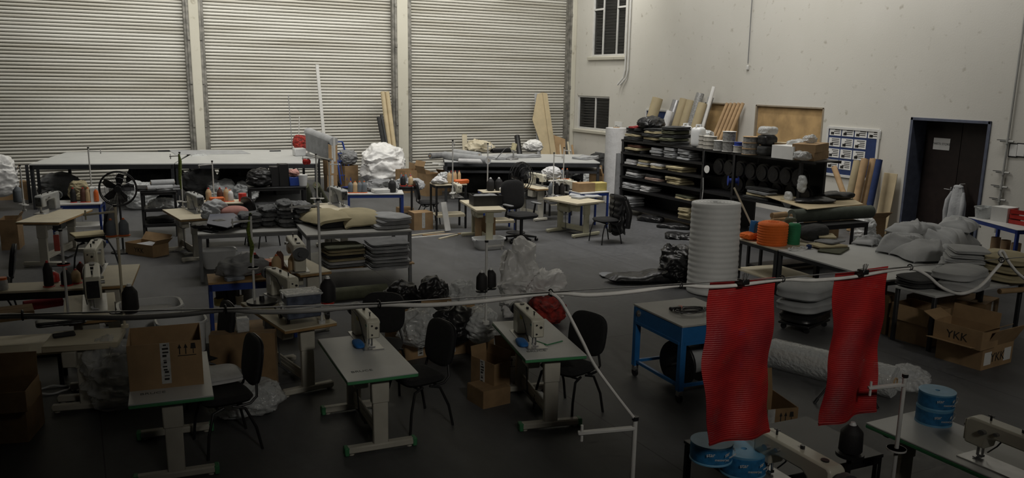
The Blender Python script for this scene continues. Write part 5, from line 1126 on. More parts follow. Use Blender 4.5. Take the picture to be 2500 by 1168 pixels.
# near right machine table
A8 = P(2113, 1032, .72); B8 = P(2238, 1003, .72)
d8 = sewing_table('nearest white green-edged sewing table at bottom right, blue tape rolls on it', Vector((A8.x, A8.y-1.2, 0)), Vector((A8.x+.6, A8.y-1.2, 0)), 1.2, .72, M_top, M_green, M_beigemetal, M_green, motor=False)
sewing_machine('near white sewing machine at the bottom right corner', d8, P(2385, 1120, .72), k=1.0, rz=PI, zz=.72)
M_btape = mat('blue_tape_label', (.03, .20, .45), .45, var=.2, vscale=30)
def tape_roll(label, p, r=.125, h=.12, group='blue printed tape rolls'):
    t = thing('tape_roll', label, 'tape roll', p, .2, group); mb = MB(); mb.lathe([(r*.13, .0), (r, 0), (r, h*.06), (r*.97, h*.1), (r*.97, h*.9), (r, h*.94), (r, h), (r*.13, h), (r*.13, 0)], 36); mb.build('spool', mat('pale_blue_flange', (.16, .42, .66), .45), t)
    mb = MB(); mb.lathe([(r*.985, h*.12), (r*.985, h*.88)], 36); mb.build('printed_label', M_btape, t)
    for a_ in (-2.2, -1.4, -.6):
        text('star', .035, M_paper, t, RZ(a_+PI/2) @ TR(-.04, -r*.99, h*.66) @ RX(PI/2), 'printed_text'); text('messerjet', .022, M_paper, t, RZ(a_+PI/2) @ TR(.03, -r*.99, h*.4) @ RX(PI/2), 'printed_text')
    return t
q = P(2278, 1030, .72); tape_roll('blue printed tape roll on the nearest table at right, lower', q); tape_roll('blue printed tape roll on the nearest table at right, upper', q+Vector((.006, 0, .121)))
q = P(2180, 1168, .72); q2 = onY(2192, 925, q.y); thread_stand('near white stand with black cone, bottom right', Vector((q.x, q.y, 0)), q2.z, PI*.86, th=.92, plate=.001, arm=.22)
mb = MB(); zc = onY(2075, 1105, q.y+.15).z; pc = onY(2075, 1105, q.y+.15)
cone('big black thread cone at the bottom edge, left of the white stand', pc, M_blackth, h=.2, r=.07)
mb = MB(); mb.cyl((pc.x, pc.y, 0), (pc.x, pc.y, zc-.02), .016, n=10); o = mb.build('cone_holder', M_black); tag(o, 'black holder under the big near thread cone', 'stand'); mb = MB(); mb.cyl((pc.x, pc.y, zc-.02), (pc.x, pc.y, zc), .085, n=20); mb.build('dish', M_black, o)
c = carton('open carton with arrow marks behind the first red net, bottom right', P(1905, 1130, 0)+Vector((.05, .35, 0)), (.5, .42, .42), -.25, M_card2, flaps={'+y': 12}, marks=True)
bl_ = bench('low dark table at the bottom edge under the blue tape rolls', Vector((3.5, 3.55, 0)), Vector((4.6, 3.5, 0)), .7, .72, M_black, M_black, shelves=(), apron=.04)
sewing_machine('white sewing machine at the bottom edge behind the blue tape rolls', bl_, P(1872, 1158, .72), rz=-PI/2, sticker=False)
tape_roll('blue printed tape roll at bottom under the first red net, left lower', P(1735, 1120, .721), .13); tape_roll('blue printed tape roll at bottom under the first red net, left upper', P(1735, 1120, .842), .13); tape_roll('blue printed tape roll at bottom, right of the stacked pair', P(1812, 1150, .721), .145, .15)
# ================================================================== SHUTTER END: CUTTING TABLES AND WHAT LEANS THERE
ZT = 1.05
def cut_table(label, a, b, yfar, legs=.07, shelf=True):
    A = P(*a, ZT); B = P(*b, ZT); D = min(P(a[0], yfar, ZT).y, 25.45)-A.y
    return bench(label, A, B, D, ZT, M_dark, M_top, shelves=((.3 if shelf is True else shelf),) if shelf else (), legs=legs, apron=.1, name='cutting_table', cat='table', top_t=.03, lipped=M_dark)
ct1 = cut_table('long white cutting table before the left shutter, bare top', (70, 401), (424, 399), 369, shelf=False)
ct2 = cut_table('long white cutting table before the middle shutter, grey sheet on it', (427, 399), (775, 398), 366, shelf=False)
ct3 = cut_table('white cutting table before the right shutter, heaped with grey rolls', (1085, 394), (1465, 397), 373, shelf=.8)
slab('thin grey fabric sheet lying on the cutting table before the middle shutter', [(428, 378), (612, 376), (590, 368), (412, 367)], ZT+.001, .008, M_fgrey, 'fabric_sheet', 'cloth')
for x, rz in ((400, 0), (672, 0)): mb = MB(); mb.box((0, 0, .015), (.3, .06, .03)); tag(mb.build('ruler_weight', M_dark, loc=P(x, 370, ZT)), 'small dark weight on the far edge of the %s cutting table' % ('left' if x < 500 else 'middle'), 'weight')
# cloth spreading stand
t = thing('roll_spreader', 'white cloth spreading frame with hanging grey roll at the end of the cutting table', 'spreader', P(752, 385, ZT)); o_ = Vector(t.location)
e0 = onY(752, 322, o_.y+.6)-o_; e1 = onY(815, 346, o_.y-1.2)-o_
mb = MB(); mb.cyl(e0, e1, .11, n=20); mb.build('fabric_roll', M_fgrey, t)
dv = (e1-e0); mb = MB(); mb.sheet(lambda u, v: e0+dv*(.06+.88*u)+Vector((-.11, -.03, 0))+Vector((0, 0, -(.02+v*(e0.z*.72)))), 8, 8, .006); mb.build('hanging_sheet', M_fgrey2, t)
for p in (e0, e1):
    mb = MB(); mb.tube([p+Vector((0, 0, .1)), Vector((p.x, p.y, 0))], .035, n=8); mb.build('post', M_white, t)
mb = MB(); mb.tube([Vector((e0.x-.1, e0.y, .04)), Vector((e1.x-.1, e1.y, .04))], .035, n=6); mb.build('rail', M_steel, t)
mb = MB(); mb.box((e0.x-.25, e0.y, .1), (.3, .3, .2), ch=.02); mb.build('motor_box', M_plas, t)
heap('dark and red bundle beside the cloth spreading frame', P(735, 366, ZT), (.4, .4, .4), mat('red_black_cloth', (.4, .03, .02)), 0, 2, .04, 6, .06, name='bundle', cat='bundle')
def lean_back(label, top, low, r, mt, core=False, Y1=25.62, Y2=25.2, name='fabric_roll', cat='roll', **k):
    a = onY(*top, Y1-r); b = onY(*low, Y2); s = a.z/(a.z-b.z); return roll(label, a+(b-a)*s, a, r, mt, core, name, cat, **k)
lean_back('tall cream tube leaning on the second pier, left one', (934, 224), (950, 350), .07, M_cream, name='cardboard_tube', cat='tube')
lean_back('tall cream tube leaning on the second pier, right one', (945, 224), (961, 350), .07, M_cream, name='cardboard_tube', cat='tube')
lean_back('dark tube leaning left of the cream tubes, front one', (924, 286), (938, 360), .06, M_fdark, Y1=25.3, Y2=24.9)
lean_back('dark tube leaning left of the cream tubes, rear one', (931, 281), (945, 360), .045, M_dark, Y1=25.45, Y2=25.05)
a = onY(774, 158, 25.7); b = onY(790, 325, 25.45); s_ = a.z/(a.z-b.z); f = a+(b-a)*s_; mb = MB(); M_, L_ = frame((0, 0, 0), a-f); mb.add(*[[(x, y, z) for x in (-.05, .05) for y in (-.012, .012) for z in (0, L_)], [(0, 1, 3, 2), (4, 6, 7, 5), (0, 4, 5, 1), (2, 3, 7, 6), (0, 2, 6, 4), (1, 5, 7, 3)]], M_); o = mb.build('lath', M_white, loc=f); tag(o, 'tall white lath leaning on the middle shutter', 'lath')
lean_back('thin grey rod standing at the middle shutter left of the white lath', (704, 232), (712, 340), .012, M_grey, name='rod', cat='rod')
lean_back('thin rod with red tip near the cloth spreading frame', (731, 284), (729, 345), .014, M_tape, Y1=24.9, Y2=24.8, name='rod', cat='rod')
def lean_sheet(label, pts, mt, name='cardboard_sheet', Yt=25.6, Yb=24.9, zr=2.6, th=.02):
    W = []
    for x, y in pts:
        Y = Yt
        for _ in range(6): z = onY(x, y, Y).z; Y = Yb+(Yt-Yb)*max(0, min(1, z/zr))
        W.append(onY(x, y, Y))
    for k, (x, y) in enumerate(pts):
        if y >= 395: W[k].z = 0; W[k].y = Yb
    c = W[0].copy(); c.z = 0; mb = MB(); n = len(W); vs = [w-c for w in W]+[w-c+Vector((0, th, 0)) for w in W]
    mb.add(vs, [tuple(range(n)), tuple(range(n, 2*n))[::-1]]+[(k, k+n, (k+1) % n+n, (k+1) % n) for k in range(n)]); o = mb.build(name, mt, loc=c); return tag(o, label, 'board')
lean_sheet('big cream sheet with a pointed side leaning on the right shutter', [(1312, 230), (1324, 226), (1348, 395), (1322, 395), (1318, 345), (1300, 292)], M_cream)
lean_sheet('narrow cream strip board leaning right of the big cream sheet', [(1325, 226), (1336, 228), (1362, 395), (1349, 395)], M_cream, Yt=25.55, Yb=24.85)
lean_sheet('grey board leaning behind the big cream sheet', [(1305, 228), (1312, 228), (1332, 395), (1312, 395)], M_fgrey, Yt=25.66, Yb=25.1)
lean_sheet('brown board leaning at the right end of the right shutter', [(1352, 330), (1380, 340), (1378, 400), (1360, 400)], M_tube, Yt=25.5, Yb=25.0, zr=1.5)
lean_sheet('tan strip board standing behind the heaped cutting table', [(1128, 328), (1140, 328), (1142, 400), (1130, 400)], M_tan, Yt=25.65, Yb=25.3, zr=1.5)
for i in range(4): a = onY(1396+i*8, 346+(i % 2)*8, 25.4-.0*i); roll('wooden batten leaning in the far corner, %s of four' % LR[i], Vector((14.75+.17*i, a.y-.5, 0)), Vector((14.85+.17*i, a.y, a.z)), .035, (M_tan, M_tube)[i % 2], False, 'batten', 'batten', 'battens in the corner')
lean_back('black tube standing behind the heaped cutting table', (1262, 332), (1268, 372), .09, M_black, core=True)
heap('white sack behind the heaped cutting table', P(1302, 371, ZT), (.5, .35, .3), M_bag, 0, 3, .06, 5, .1)
heap('crumpled tan paper heap on the far side of the heaped cutting table', P(1170, 372, ZT), (.75, .4, .3), M_tan, 0, 5, .08, 5, .12, name='paper_heap', cat='paper')
for i, (a, b, r, mt_) in enumerate((((1085, 379), (1192, 392), .10, M_fgrey), ((1110, 372), (1170, 380), .09, M_fgrey), ((1120, 393), (1180, 395), .06, M_fwhite), ((1050, 381), (1090, 378), .08, M_fgrey2))):
    roll(['long grey roll slanting across the heaped cutting table, end facing front', 'grey roll behind the slanting one on the heaped cutting table', 'thin white roll at the front of the heaped cutting table', 'grey roll at the left end of the heaped cutting table'][i], P(*a, ZT+r), P(*b, ZT+r), r, mt_)
for i, (x, y) in enumerate(((1278, 384), (1225, 388), (1430, 388))): cloth(['folded grey cloth right of the cutting tool', 'flat grey cloth left of the cutting tool', 'small grey cloth at the right end of the heaped cutting table'][i], P(x, y, ZT), (.9 if i == 0 else .7, .5, .08), M_fgrey, .2*i, i, .04, 4)
t = thing('cutting_machine', 'upright cloth cutting tool with yellow head on the cutting table', 'cutting tool', P(1250, 390, ZT), .3)
mb = MB(); mb.box((0, 0, .02), (.3, .2, .03), ch=.01); mb.build('base', M_steel, t); mb = MB(); mb.box((.05, 0, .15), (.03, .03, .24)); mb.build('standard', M_steel, t)
mb = MB(); mb.cyl((.03, 0, .25), (.09, 0, .42), .07, n=14); mb.build('motor_head', mat('pale_yellow', (.55, .5, .3), .5), t)
mb = MB(); mb.tube([(.05, 0, .35), (-.2, .05, .3), (-.5, .1, .02)], .01, n=6); mb.build('lead', M_blackpl, t)
mb = MB(); mb.box((0, 0, .06), (.6, .25, .12), ch=.02); tag(mb.build('tool_case', M_black, loc=P(1222, 372, ZT)), 'black flat case on the far side of the heaped cutting table', 'case')
for i in range(3): mb = MB(); mb.box((0, 0, .01), (4.2, .35, .02)); A = P(1270, 410+0*i, .75); tag(mb.build('white_strip', M_white, loc=ct3.location+Vector((0, -.3+.45*i, .813)), rot=ct3.rotation_euler.z), 'long white strip on the shelf under the heaped cutting table, %s' % ('front', 'middle', 'rear')[i], 'strip')
# under and beside the cutting tables
def tarp(label, px, py, s, mt=M_tarp, seed=1, rz=0., **k): return heap(label, P(px, py, 0), s, mt, rz, seed, .08, 2.6, .14, n=24, **k)
tarp('dark grey tarpaulin heap under the left cutting table, right part', 385, 478, (1.3, .9, .85), M_fdark, 3, .2, name='tarpaulin', cat='tarpaulin')
tarp('black tarpaulin slumped under the middle cutting table', 596, 466, (1.25, .9, .8), M_fdark, 5, -.3, name='tarpaulin', cat='tarpaulin')
tarp('grey cloth heap beside the black tarpaulin, under the middle cutting table', 492, 478, (.8, .8, .7), M_fgrey2, 8, name='cloth_heap', cat='cloth')
tarp('grey cloth mound under the left cutting table, near its left legs', 150, 482, (.9, .7, .55), M_fgrey2, 4, name='cloth_heap', cat='cloth')
heap('clear crumpled bag below the middle cutting table, left one', P(545, 497, 0), (.6, .5, .55), M_clear2, 0, 4, .08, 4, .14, n=24)
heap('clear crumpled bag below the middle cutting table, right one', P(602, 497, 0), (.6, .5, .5), M_clear2, 1, 6, .08, 4, .14, n=24)
heap('clear bag slumped right of the big black fan', P(345, 510, 0), (.7, .5, .6), M_clear2, .4, 3, .06, 4, .12)
heap('clear bag with reels standing on the cloth under the middle table', P(492, 478, 0)+Vector((0, 0, .62)), (.5, .4, .45), M_clear2, 0, 9, .04, 5, .08)
for i, (x, w, d, h) in enumerate(((660, .5, .4, .5), (708, .45, .4, .62), (690, .4, .35, .4))): carton(['dark box under the middle cutting table, left of three', 'tall dark box under the middle cutting table, right of three', 'low dark box under the middle cutting table, between the other two'][i], P(x, 470+i*2, 0), (w, d, h), 0, mat('black_carton', (.015, .015, .017), .6), tapes=False, closed=True)
for i in range(7): x = 592+i*28; p = P(x, 462, 0); mb = MB(); mb.ab((-.03, -.03, 0), (.03, .03, .95)); tag(mb.build('steel_post', M_dark, loc=Vector((p.x, 24.6-.1*(i % 2), 0))), 'dark steel post stored upright under the middle cutting table, %s' % LR[i], 'post', 'stored steel posts')
for i in range(3): p = P(82+i*11, 470, 0); mb = MB(); mb.ab((-.035, -.035, 0), (.035, .035, .93)); tag(mb.build('steel_post', M_dark, loc=Vector((p.x, 23.4+.2*i, 0))), 'dark steel post upright under the left end of the left cutting table, %s' % LR[i], 'post', 'stored steel posts left')
roll('folded dark roll leaning under the middle cutting table, olive one', P(762, 506, .1), P(745, 452, .8), .08, M_folive); roll('long olive roll beside it under the end of the middle cutting table', P(800, 502, .1), P(772, 452, .75), .08, M_folive)
c = carton_at('brown carton at the left edge holding a white bag', (-60, 492), (40, 488), 0, .6, 432, tapes=False, flaps={'+x': 25}); heap('white bag bulging out of the carton at the left edge', P(-5, 482, .3), (.8, .5, .95), M_bag, 0, 6, .06, 4, .1)
carton_at('brown carton behind the thread stand at the far left', (48, 490), (75, 488), 0, .4, 445, mt=M_card2, tapes=False, closed=True)
carton_at('open brown carton on the floor at the far left under the beige sewing table', (5, 612), (48, 610), 0, .5, 537, mt=M_card2, tapes=False, flaps={'+x': 30})
# hand truck, bag, cartons by the second pier
t = thing('hand_truck', 'blue steel hand truck standing beside the big white sack', 'hand truck', P(845, 458, 0), .5); hh_ = top_z(P(845, 458, 0), 348)
for s in (-1, 1): mb = MB(); mb.tube([(s*.2, 0, .1), (s*.2, .1, hh_*.55), (s*.2, .22, hh_-.25), (s*.14, .25, hh_)], .026, n=8); mb.build('rail', M_blue, t)
mb = MB(); mb.tube([(-.14, .25, hh_), (.14, .25, hh_)], .018, n=8); mb.build('handle', M_blue, t)
for z in (.35, .75, hh_-.32): mb = MB(); mb.tube([(-.2, .17*z, z), (.2, .17*z, z)], .014, n=8); mb.build('crossbar', M_blue, t)
for x in (-.07, .07): mb = MB(); mb.tube([(x, .02, .2), (x, .2, hh_-.32)], .01, n=6); mb.build('slat', M_blue, t)
mb = MB(); mb.box((0, -.14, .03), (.42, .28, .015)); mb.build('toe_plate', M_blue, t)
for s in (-1, 1): mb = MB(); mb.cyl((s*.22, .1, .11), (s*.28, .1, .11), .11, n=18); mb.build('wheel', M_blackpl, t)
heap('big white crumpled sack standing beside the blue hand truck', P(936, 458, 0), (1.15, .85, 1.2), M_bag, 0, 7, .1, 2.6, .14, p_=2.6, n=30)
for i, (x, z) in enumerate(((812, 0), (813, .46), (812, .88))): carton(['brown carton left of the blue hand truck, lowest of three', 'brown carton left of the blue hand truck, middle of three', 'brown carton left of the blue hand truck, topmost of three'][i], P(808, 466, 0)+Vector((0, 0, z)), (.28, .35, .45 if i == 0 else .41), .1*i, tapes=True, closed=True)
carton('brown carton behind the hand truck', P(868, 462, 0)+Vector((.0, .75, 0)), (.45, .4, .6), .3, M_card2, tapes=False, closed=True)
heap('grey garments piled on the carton behind the hand truck', P(868, 462, 0)+Vector((.0, .75, .608)), (.5, .4, .4), M_fgrey2, .2, 3, .06, 5, .12, name='cloth_heap', cat='cloth')
carton('brown carton right of the big white sack', P(1000, 468, 0), (.6, .5, .62), .2, tapes=False, flaps={'+x': 20})
heap('grey cloth hanging over the carton right of the big white sack', P(1000, 466, .63), (.6, .4, .25), M_fgrey, 0, 5, .05, 5, .1, name='cloth_heap', cat='cloth')
for i, (x, y, w, h) in enumerate(((1040, 468, .45, .55), (1066, 482, .5, .6), (1118, 470, .5, .45))): carton(['carton under the left end of the heaped cutting table, rear', 'carton with open flap under the left end of the heaped cutting table', 'low carton under the heaped cutting table'][i], P(x, y, 0)+Vector((0, .5, 0)), (w, .45, h), .2*i, (M_card, M_card, M_card2)[i], tapes=False, flaps={'-x': 20*i})
tarp('black cloth heap under the heaped cutting table', 1200, 470, (2.4, 1., .7), M_fdark, 6, name='cloth_heap', cat='cloth')
tarp('black cloth heap right under the heaped cutting table', 1340, 452, (1.3, 1., .75), M_fdark, 2, name='cloth_heap', cat='cloth')
for i, (x, y, s_, mt_) in enumerate(((1420, 445, (1.1, .8, .7), M_tarp), (1462, 440, (1.0, .7, .8), M_fdark), (1440, 455, (.5, .4, .4), M_clear2))): heap(['black bag heap by the wall under the small window', 'dark bag heap at the foot of the wall near the vent plate', 'cloudy bag in front of the bags under the small window'][i], P(x, y, 0), s_, mt_, 0, i+2, .06, 4, .12)
carton('brown carton beside the white foam roll at the shelving end', P(1470, 470, 0), (.6, .5, .5), .3, tapes=False, flaps={'-x': 25, '+y': 10})
# ================================================================== MIDDLE STATIONS
def station(label, A, B, z, L, mlabel, needle, dark=False, legs=M_beigemetal, k=1.1, **kw):
    t = sewing_table(label, P(*A, z), P(*B, z), L, z, M_tan, M_tan if legs is M_khakimetal else M_ply, legs, **kw)
    if mlabel: sewing_machine(mlabel, t, P(*needle, z), body=M_mach if not dark else mat('pale_grey_enamel', (.40, .41, .40), .4), face=M_machdark if dark else None, k=k, sticker=False)
    return t
st1 = station('beige sewing table at the far left beside the open carton', (37, 543), (145, 543), .75, 1.4, 'grey sewing machine with dark face plate at the far left', (102, 522), True)
st2 = station('beige sewing table beside the black rack, behind the cloth table', (440, 537), (521, 531), .75, 1.3, 'grey sewing machine with dark face plate beside the black rack', (488, 521), True)
st3 = station('cream sewing table with black crate on it, beside the office chair', (1163, 514), (1236, 512), .72, 1.4, 'cream sewing machine behind the black crate', (1120, 482), False, M_khakimetal, .95)
st4 = station('cream sewing table with grey cloths, beside the chair with the jacket', (1410, 498), (1477, 491), .72, 1.05, 'cream sewing machine behind the grey cloths', (1400, 473), False, M_khakimetal, .95)
st5 = station('beige sewing table behind the tan covers, machine at its near end', (812, 520), (876, 516), .80, 1.2, 'green grey sewing machine behind the tan covers', (838, 505), True)
st6 = station('beige sewing table behind the office chair with small machine', (1312, 462), (1345, 460), .75, 1.0, 'cream sewing machine behind the black standing fan', (1325, 455), False, k=.95)
t = thing('crate', 'black plastic crate on the cream sewing table beside the office chair', 'crate', P(1192, 502, .72)+Vector((0, .12, 0)), st3.rotation_euler.z-PI/2)
mb = MB(); w, d, h = .56, .38, .2
mb.ab((-w/2, -d/2, 0), (w/2, d/2, .01))
for s in (-1, 1): mb.ab((s*w/2-.006, -d/2, 0), (s*w/2+.006, d/2, h)); mb.ab((-w/2, s*d/2-.006, 0), (w/2, s*d/2+.006, h)); mb.ab((-w/2-.02, s*(d/2+.01)-.01, h-.02), (w/2+.02, s*(d/2+.01)+.01, h))
for i in range(9): mb.ab((-w/2+.04+i*.06, -d/2-.008, .03), (-w/2+.05+i*.06, -d/2, h-.03))
mb.build('body', M_black, t); mb = MB(); mb.puff((0, 0, .14), (.5, .33, .12), p=4, n=8, amp=.03, freq=8); mb.build('contents', M_fgrey2, t)
for i, (x, y, rz) in enumerate(((1415, 484, .4), (1448, 482, -.2), (1405, 478, .9))): cloth('grey cloth laid on the cream sewing table by the jacket, %s' % ('left', 'right', 'rear')[i], P(x, y, .721), (.32, .25, .04), M_fgrey, rz, i, .012)
heap('grey cloth hanging off the left of the cream table by the jacket', P(1352, 500, .35), (.3, .3, .4), M_fwhite, 0, 4, .05, 6, .1, name='cloth_heap', cat='cloth')
# office chair
t = thing('office_chair', 'black swivel office chair with arm rests beside the crate table', 'office chair', P(1272, 590, 0), math.radians(-80)-PI/2); t.scale = (1.15, 1.1, 1.04)
mb = MB(); mb.puff((0, 0, .5), (.5, .48, .1), p=4, n=10); mb.build('seat', M_blackfab, t)
mb = MB(); mb.puff((0, -.27, .86), (.48, .09, .56), p=3.6, n=10, rot=(.12, 0, 0)); mb.build('backrest', M_blackfab, t)
mb = MB(); mb.box((0, -.22, .52), (.08, .2, .04)); mb.cyl((0, 0, .1), (0, 0, .46), .03, n=12); mb.build('column', M_blackpl, t)
for s in (-1, 1):
    mb = MB(); mb.tube([(s*.22, -.05, .47), (s*.3, -.05, .5), (s*.3, 0, .7)], .018, n=8); a_ = mb.build('arm_support', M_blackpl, t)
    mb = MB(); mb.box((s*.3, .02, .715), (.07, .26, .03), ch=.012); mb.build('arm_pad', M_grey, a_)
for k in range(5):
    a_ = 2*PI*k/5+.3; mb = MB(); mb.tube([(0, 0, .12), (.28*math.cos(a_), .28*math.sin(a_), .075)], [.03, .018], n=8); l_ = mb.build('base_leg', M_blackpl, t)
    mb = MB(); mb.cyl((.28*math.cos(a_)-.02, .28*math.sin(a_), .03), (.28*math.cos(a_)+.02, .28*math.sin(a_), .03), .03, n=12); mb.build('castor', M_blackpl, l_)
fan('black pedestal fan behind the swivel office chair', P(1272, 432, 1.18).xy.to_3d(), .35, .30, 1.18)
fan('big black drum fan beside the chair at left, before the cutting table', P(288, 461, 1.15).xy.to_3d(), -.1, .30, 1.15)
chair('black chair near the big drum fan, pale board on its seat', P(228, 585, .46), math.radians(160)).scale = (1.12, 1.12, 1.08)
mb = MB(); mb.box((0, 0, .02), (.5, .4, .04), ch=.008); tag(mb.build('foam_board', M_ftan, loc=P(218, 575, .54), rot=.2), 'pale green slab lying on the chair near the drum fan', 'board')
chair('black chair facing right beside the blue bench with cones', P(1046, 494, .46), math.radians(-10))
chair('black chair wearing the quilted jacket, right of the cream table', P(1478, 536, .46), math.radians(178))
chair('black chair half hidden behind the garment piles', P(640, 540, .46), math.radians(20))
q = P(1478, 536, .46)+Vector((.26, .0, 0))
mb = MB()
def jk(u, v):
    a = (u-.5)*2*PI*.98; z = .92-.75*v; w = .26+.04*math.sin(v*22)*.35; d = .07+.05*v+.012*math.sin(v*40)
    return (d*math.cos(a)+.02, w*math.sin(a)*(1-.15*v), z+.03*math.sin(a*3)*v)
mb.sheet(jk, 36, 40, .006); o = mb.build('jacket', M_tarp, loc=(q.x, q.y, 0)); tag(o, 'black quilted jacket hung over the chair back right of the cream table', 'jacket')
for s in (-1, 1): mb = MB(); mb.tube([(.04, s*.22, .85), (.1, s*.29, .6), (.08, s*.28, .3)], [.06, .065, .05], n=10); mb.build('sleeve', M_tarp, o)
tub('low white plastic bin on the floor in front of the crate table', P(1193, 606, 0), .58, .42, .2)
# benches
bA = bench('blue bench with cones behind the far left sewing table', P(122, 500, .82), P(246, 497, .82), .55, .82, M_blue, M_white, shelves=(.4,), apron=.06)
bB = bench('tan topped black bench with cones behind the table by the black rack', P(497, 498, .82), P(606, 495, .82), .5, .82, M_black, M_tan, shelves=(.3,), apron=.06)
bC = bench('blue bench with cones in the centre, behind the black chair', P(848, 474, .82), P(986, 473, .82), .6, .82, M_blue, M_white, shelves=(), apron=.06)
bD = bench_at('black bench between the blue centre bench and the black chair', (975, 545), (1008, 545), 457, .5, M_black, M_black, shelves=(.2,), apron=.04)
bE = bench_at('tall black rack right of the black chair, cream cones on it', (1064, 562), (1140, 558), 452, .45, M_black, M_tan, shelves=(.3,), apron=.05, name='storage_rack', cat='rack')
bF = bench_at('black rack with low trays at left, beside the beige sewing table', (350, 582), (438, 578), 470, .6, M_black, M_black, shelves=(.25, .55), legs=.05, apron=.04, name='storage_rack', cat='rack')
bG = bench_at('long black rack behind the garment piles', (612, 572), (752, 566), 460, .55, M_black, M_black, shelves=(.3,), legs=.05, apron=.04, name='storage_rack', cat='rack')
bH = bench('blue bench behind the cream table by the jacket', P(1420, 472, .8), P(1488, 468, .8), .5, .8, M_blue, M_white, shelves=(), apron=.06)
bI = bench('tan topped bench with cones before the heaped cutting table', P(1180, 470, .82), P(1262, 468, .82), .45, .82, M_blue, M_tan, shelves=(.2,), apron=.06)
bJ = bench('tan topped low bench behind the cream table by the jacket', P(1342, 440, .85), P(1400, 439, .85), .4, .85, M_black, M_tan, shelves=(.3,), apron=.06)
def on(t, u, v, z=0.): return on_table(t, (u-.5)*t['L'], (v-.5)*t['W'], z)
for i, (u, mt_, b_, nm) in enumerate(((.42, M_blackth, M_red, 'black'), (.62, M_brownth, M_red, 'brown'), (.72, M_creamth, M_orange, 'cream'), (.88, M_orange, None, 'orange'))): cone('%s thread cone on the blue bench behind the far left table' % nm, on(bA, u, .4), mt_, h=.27, r=.05, base=b_)
heap('tan cloth cap shape on the blue bench behind the far left table', on(bA, .5, .82), (.3, .2, .35), M_ftan, 0, 4, .03, 6, .06, name='cloth_heap', cat='cloth')
t = carton('white carton on the blue bench beside the drum fan', on(bA, .93, .6), (.3, .25, .25), 0, M_paper, tapes=False, closed=True)
for i, (u, mt_, b_, nm) in enumerate(((-.42, M_creamth, M_red, 'cream'), (-.1, M_brownth, M_red, 'brown'), (.08, M_creamth, M_red, 'second cream'))): cone('%s thread cone on the tan topped black bench' % nm, on(bB, .45+u*.8, .5), mt_, h=.26, r=.055, base=b_)
cone('white thread cone on the tan topped black bench, at its middle', on(bB, .6, .5), M_plas, h=.22, r=.06, base=M_orange)
mb = MB(); mb.box((0, 0, .05), (.25, .16, .1), ch=.01); tag(mb.build('orange_box', M_orange, loc=on(bB, .3, .2)), 'small orange box on the tan topped black bench', 'box')
mb = MB(); mb.lathe([(.07, 0), (.075, .14), (.07, .15), (.06, .15)], 16); tag(mb.build('red_pot', M_red, loc=on(bB, .88, .4)), 'red lidded pot at the right end of the tan topped black bench', 'pot')
for i in range(4): cone('%s thread cone at the left end of the blue centre bench, %s' % (('grey', 'cream', 'grey', 'grey')[i], LR[i]), on(bC, .06+.08*i, .3), (M_greyth, M_creamth, M_greyth, M_greyth)[i], h=.24, r=.055, base=M_orange)
cone('tall black thread cone near the right end of the blue centre bench', on(bC, .8, .3), M_blackth, h=.28, r=.08)
mb = MB(); mb.box((0, 0, .04), (.5, .25, .08), ch=.015); tag(mb.build('tray', M_white, loc=on(bC, .66, .35)), 'white tray on the blue centre bench', 'tray')
roll('grey folded roll lying at the back of the blue centre bench', on(bC, .35, .7, .08), on(bC, .75, .9, .08), .075, M_fgrey)
heap('grey cloth heap on the blue centre bench', on(bC, .6, .8), (.6, .3, .2), M_fgrey2, 0, 5, .05, 6, .1, name='cloth_heap', cat='cloth')
cone('black thread cone on the bench by the black chair', on(bD, .3, .4), M_blackth, h=.24, r=.055, base=M_red); cone('cream thread cone on the bench by the black chair', on(bD, .85, .4), M_creamth, h=.24, r=.055, base=M_red)
for i in range(3): cone('grey thread cone standing behind the bench by the black chair, %s' % LR[i], on(bD, .14+.34*i, .88), M_greyth, h=.26, r=.035, base=M_orange)
for i, u in enumerate((.5, .62)): cone('big cream thread cone on the tall black rack, %s' % ('left', 'right')[i], on(bE, u*1.0, .35), M_creamth, h=.26, r=.045)
heap('pale blue and white cloths on the tall black rack', on(bE, .2, .45), (.26, .3, .12), M_fwhite, 0, 4, .04, 6, .08, name='cloth_heap', cat='cloth')
for i in range(3): cone('tan thread cone at the right end of the tall black rack, %s' % LR[i], on(bE, .66+.13*i, .8), (M_brownth, M_creamth, M_creamth)[i], h=.25, r=.036, base=M_red)
mb = MB(); mb.box((0, 0, .045), (.32, .12, .09), ch=.02); tag(mb.build('orange_box', M_orange, loc=on(bE, .86, .2)), 'orange box on the tall black rack before the tan cones', 'box')
for i in range(2): cone('black thread cone behind the tall rack, on the cutting table side, %s' % ('left', 'right')[i], on(bI, .3+.25*i, .5), M_blackth, h=.28, r=.08)
heap('clear film bag on the tall black rack', on(bE, .4, .72), (.2, .15, .2), M_clear2, 0, 3, .04, 7, .06)
cloth('stack of papers on the tan topped bench before the cutting table', on(bI, .8, .4), (.4, .25, .08), M_paper, .1, 2, .01, name='paper_stack', cat='paper')
for i in range(3): cone('thread cone on low bench behind the cream table, %s' % LR[i], on(bJ, .42+.2*i, .4), (M_creamth, M_greyth, M_blackth)[i], h=.25, r=.05, base=M_orange)
heap('white cloth on the low bench behind the standing fan', on(bJ, .2, .5), (.4, .3, .25), M_fwhite, 0, 3, .04, 6, .08, name='cloth_heap', cat='cloth')
mb = MB(); mb.box((0, 0, .09), (.35, .22, .18), ch=.01); tag(mb.build('yellow_holder', mat('yellow_tin', (.55, .45, .15)), loc=on(bH, .8, .5)), 'yellow holder on the blue bench by the jacket', 'holder')
carton('brown box on the blue bench by the jacket', on(bH, .3, .5), (.4, .28, .18), 0, M_card, tapes=False, closed=True)
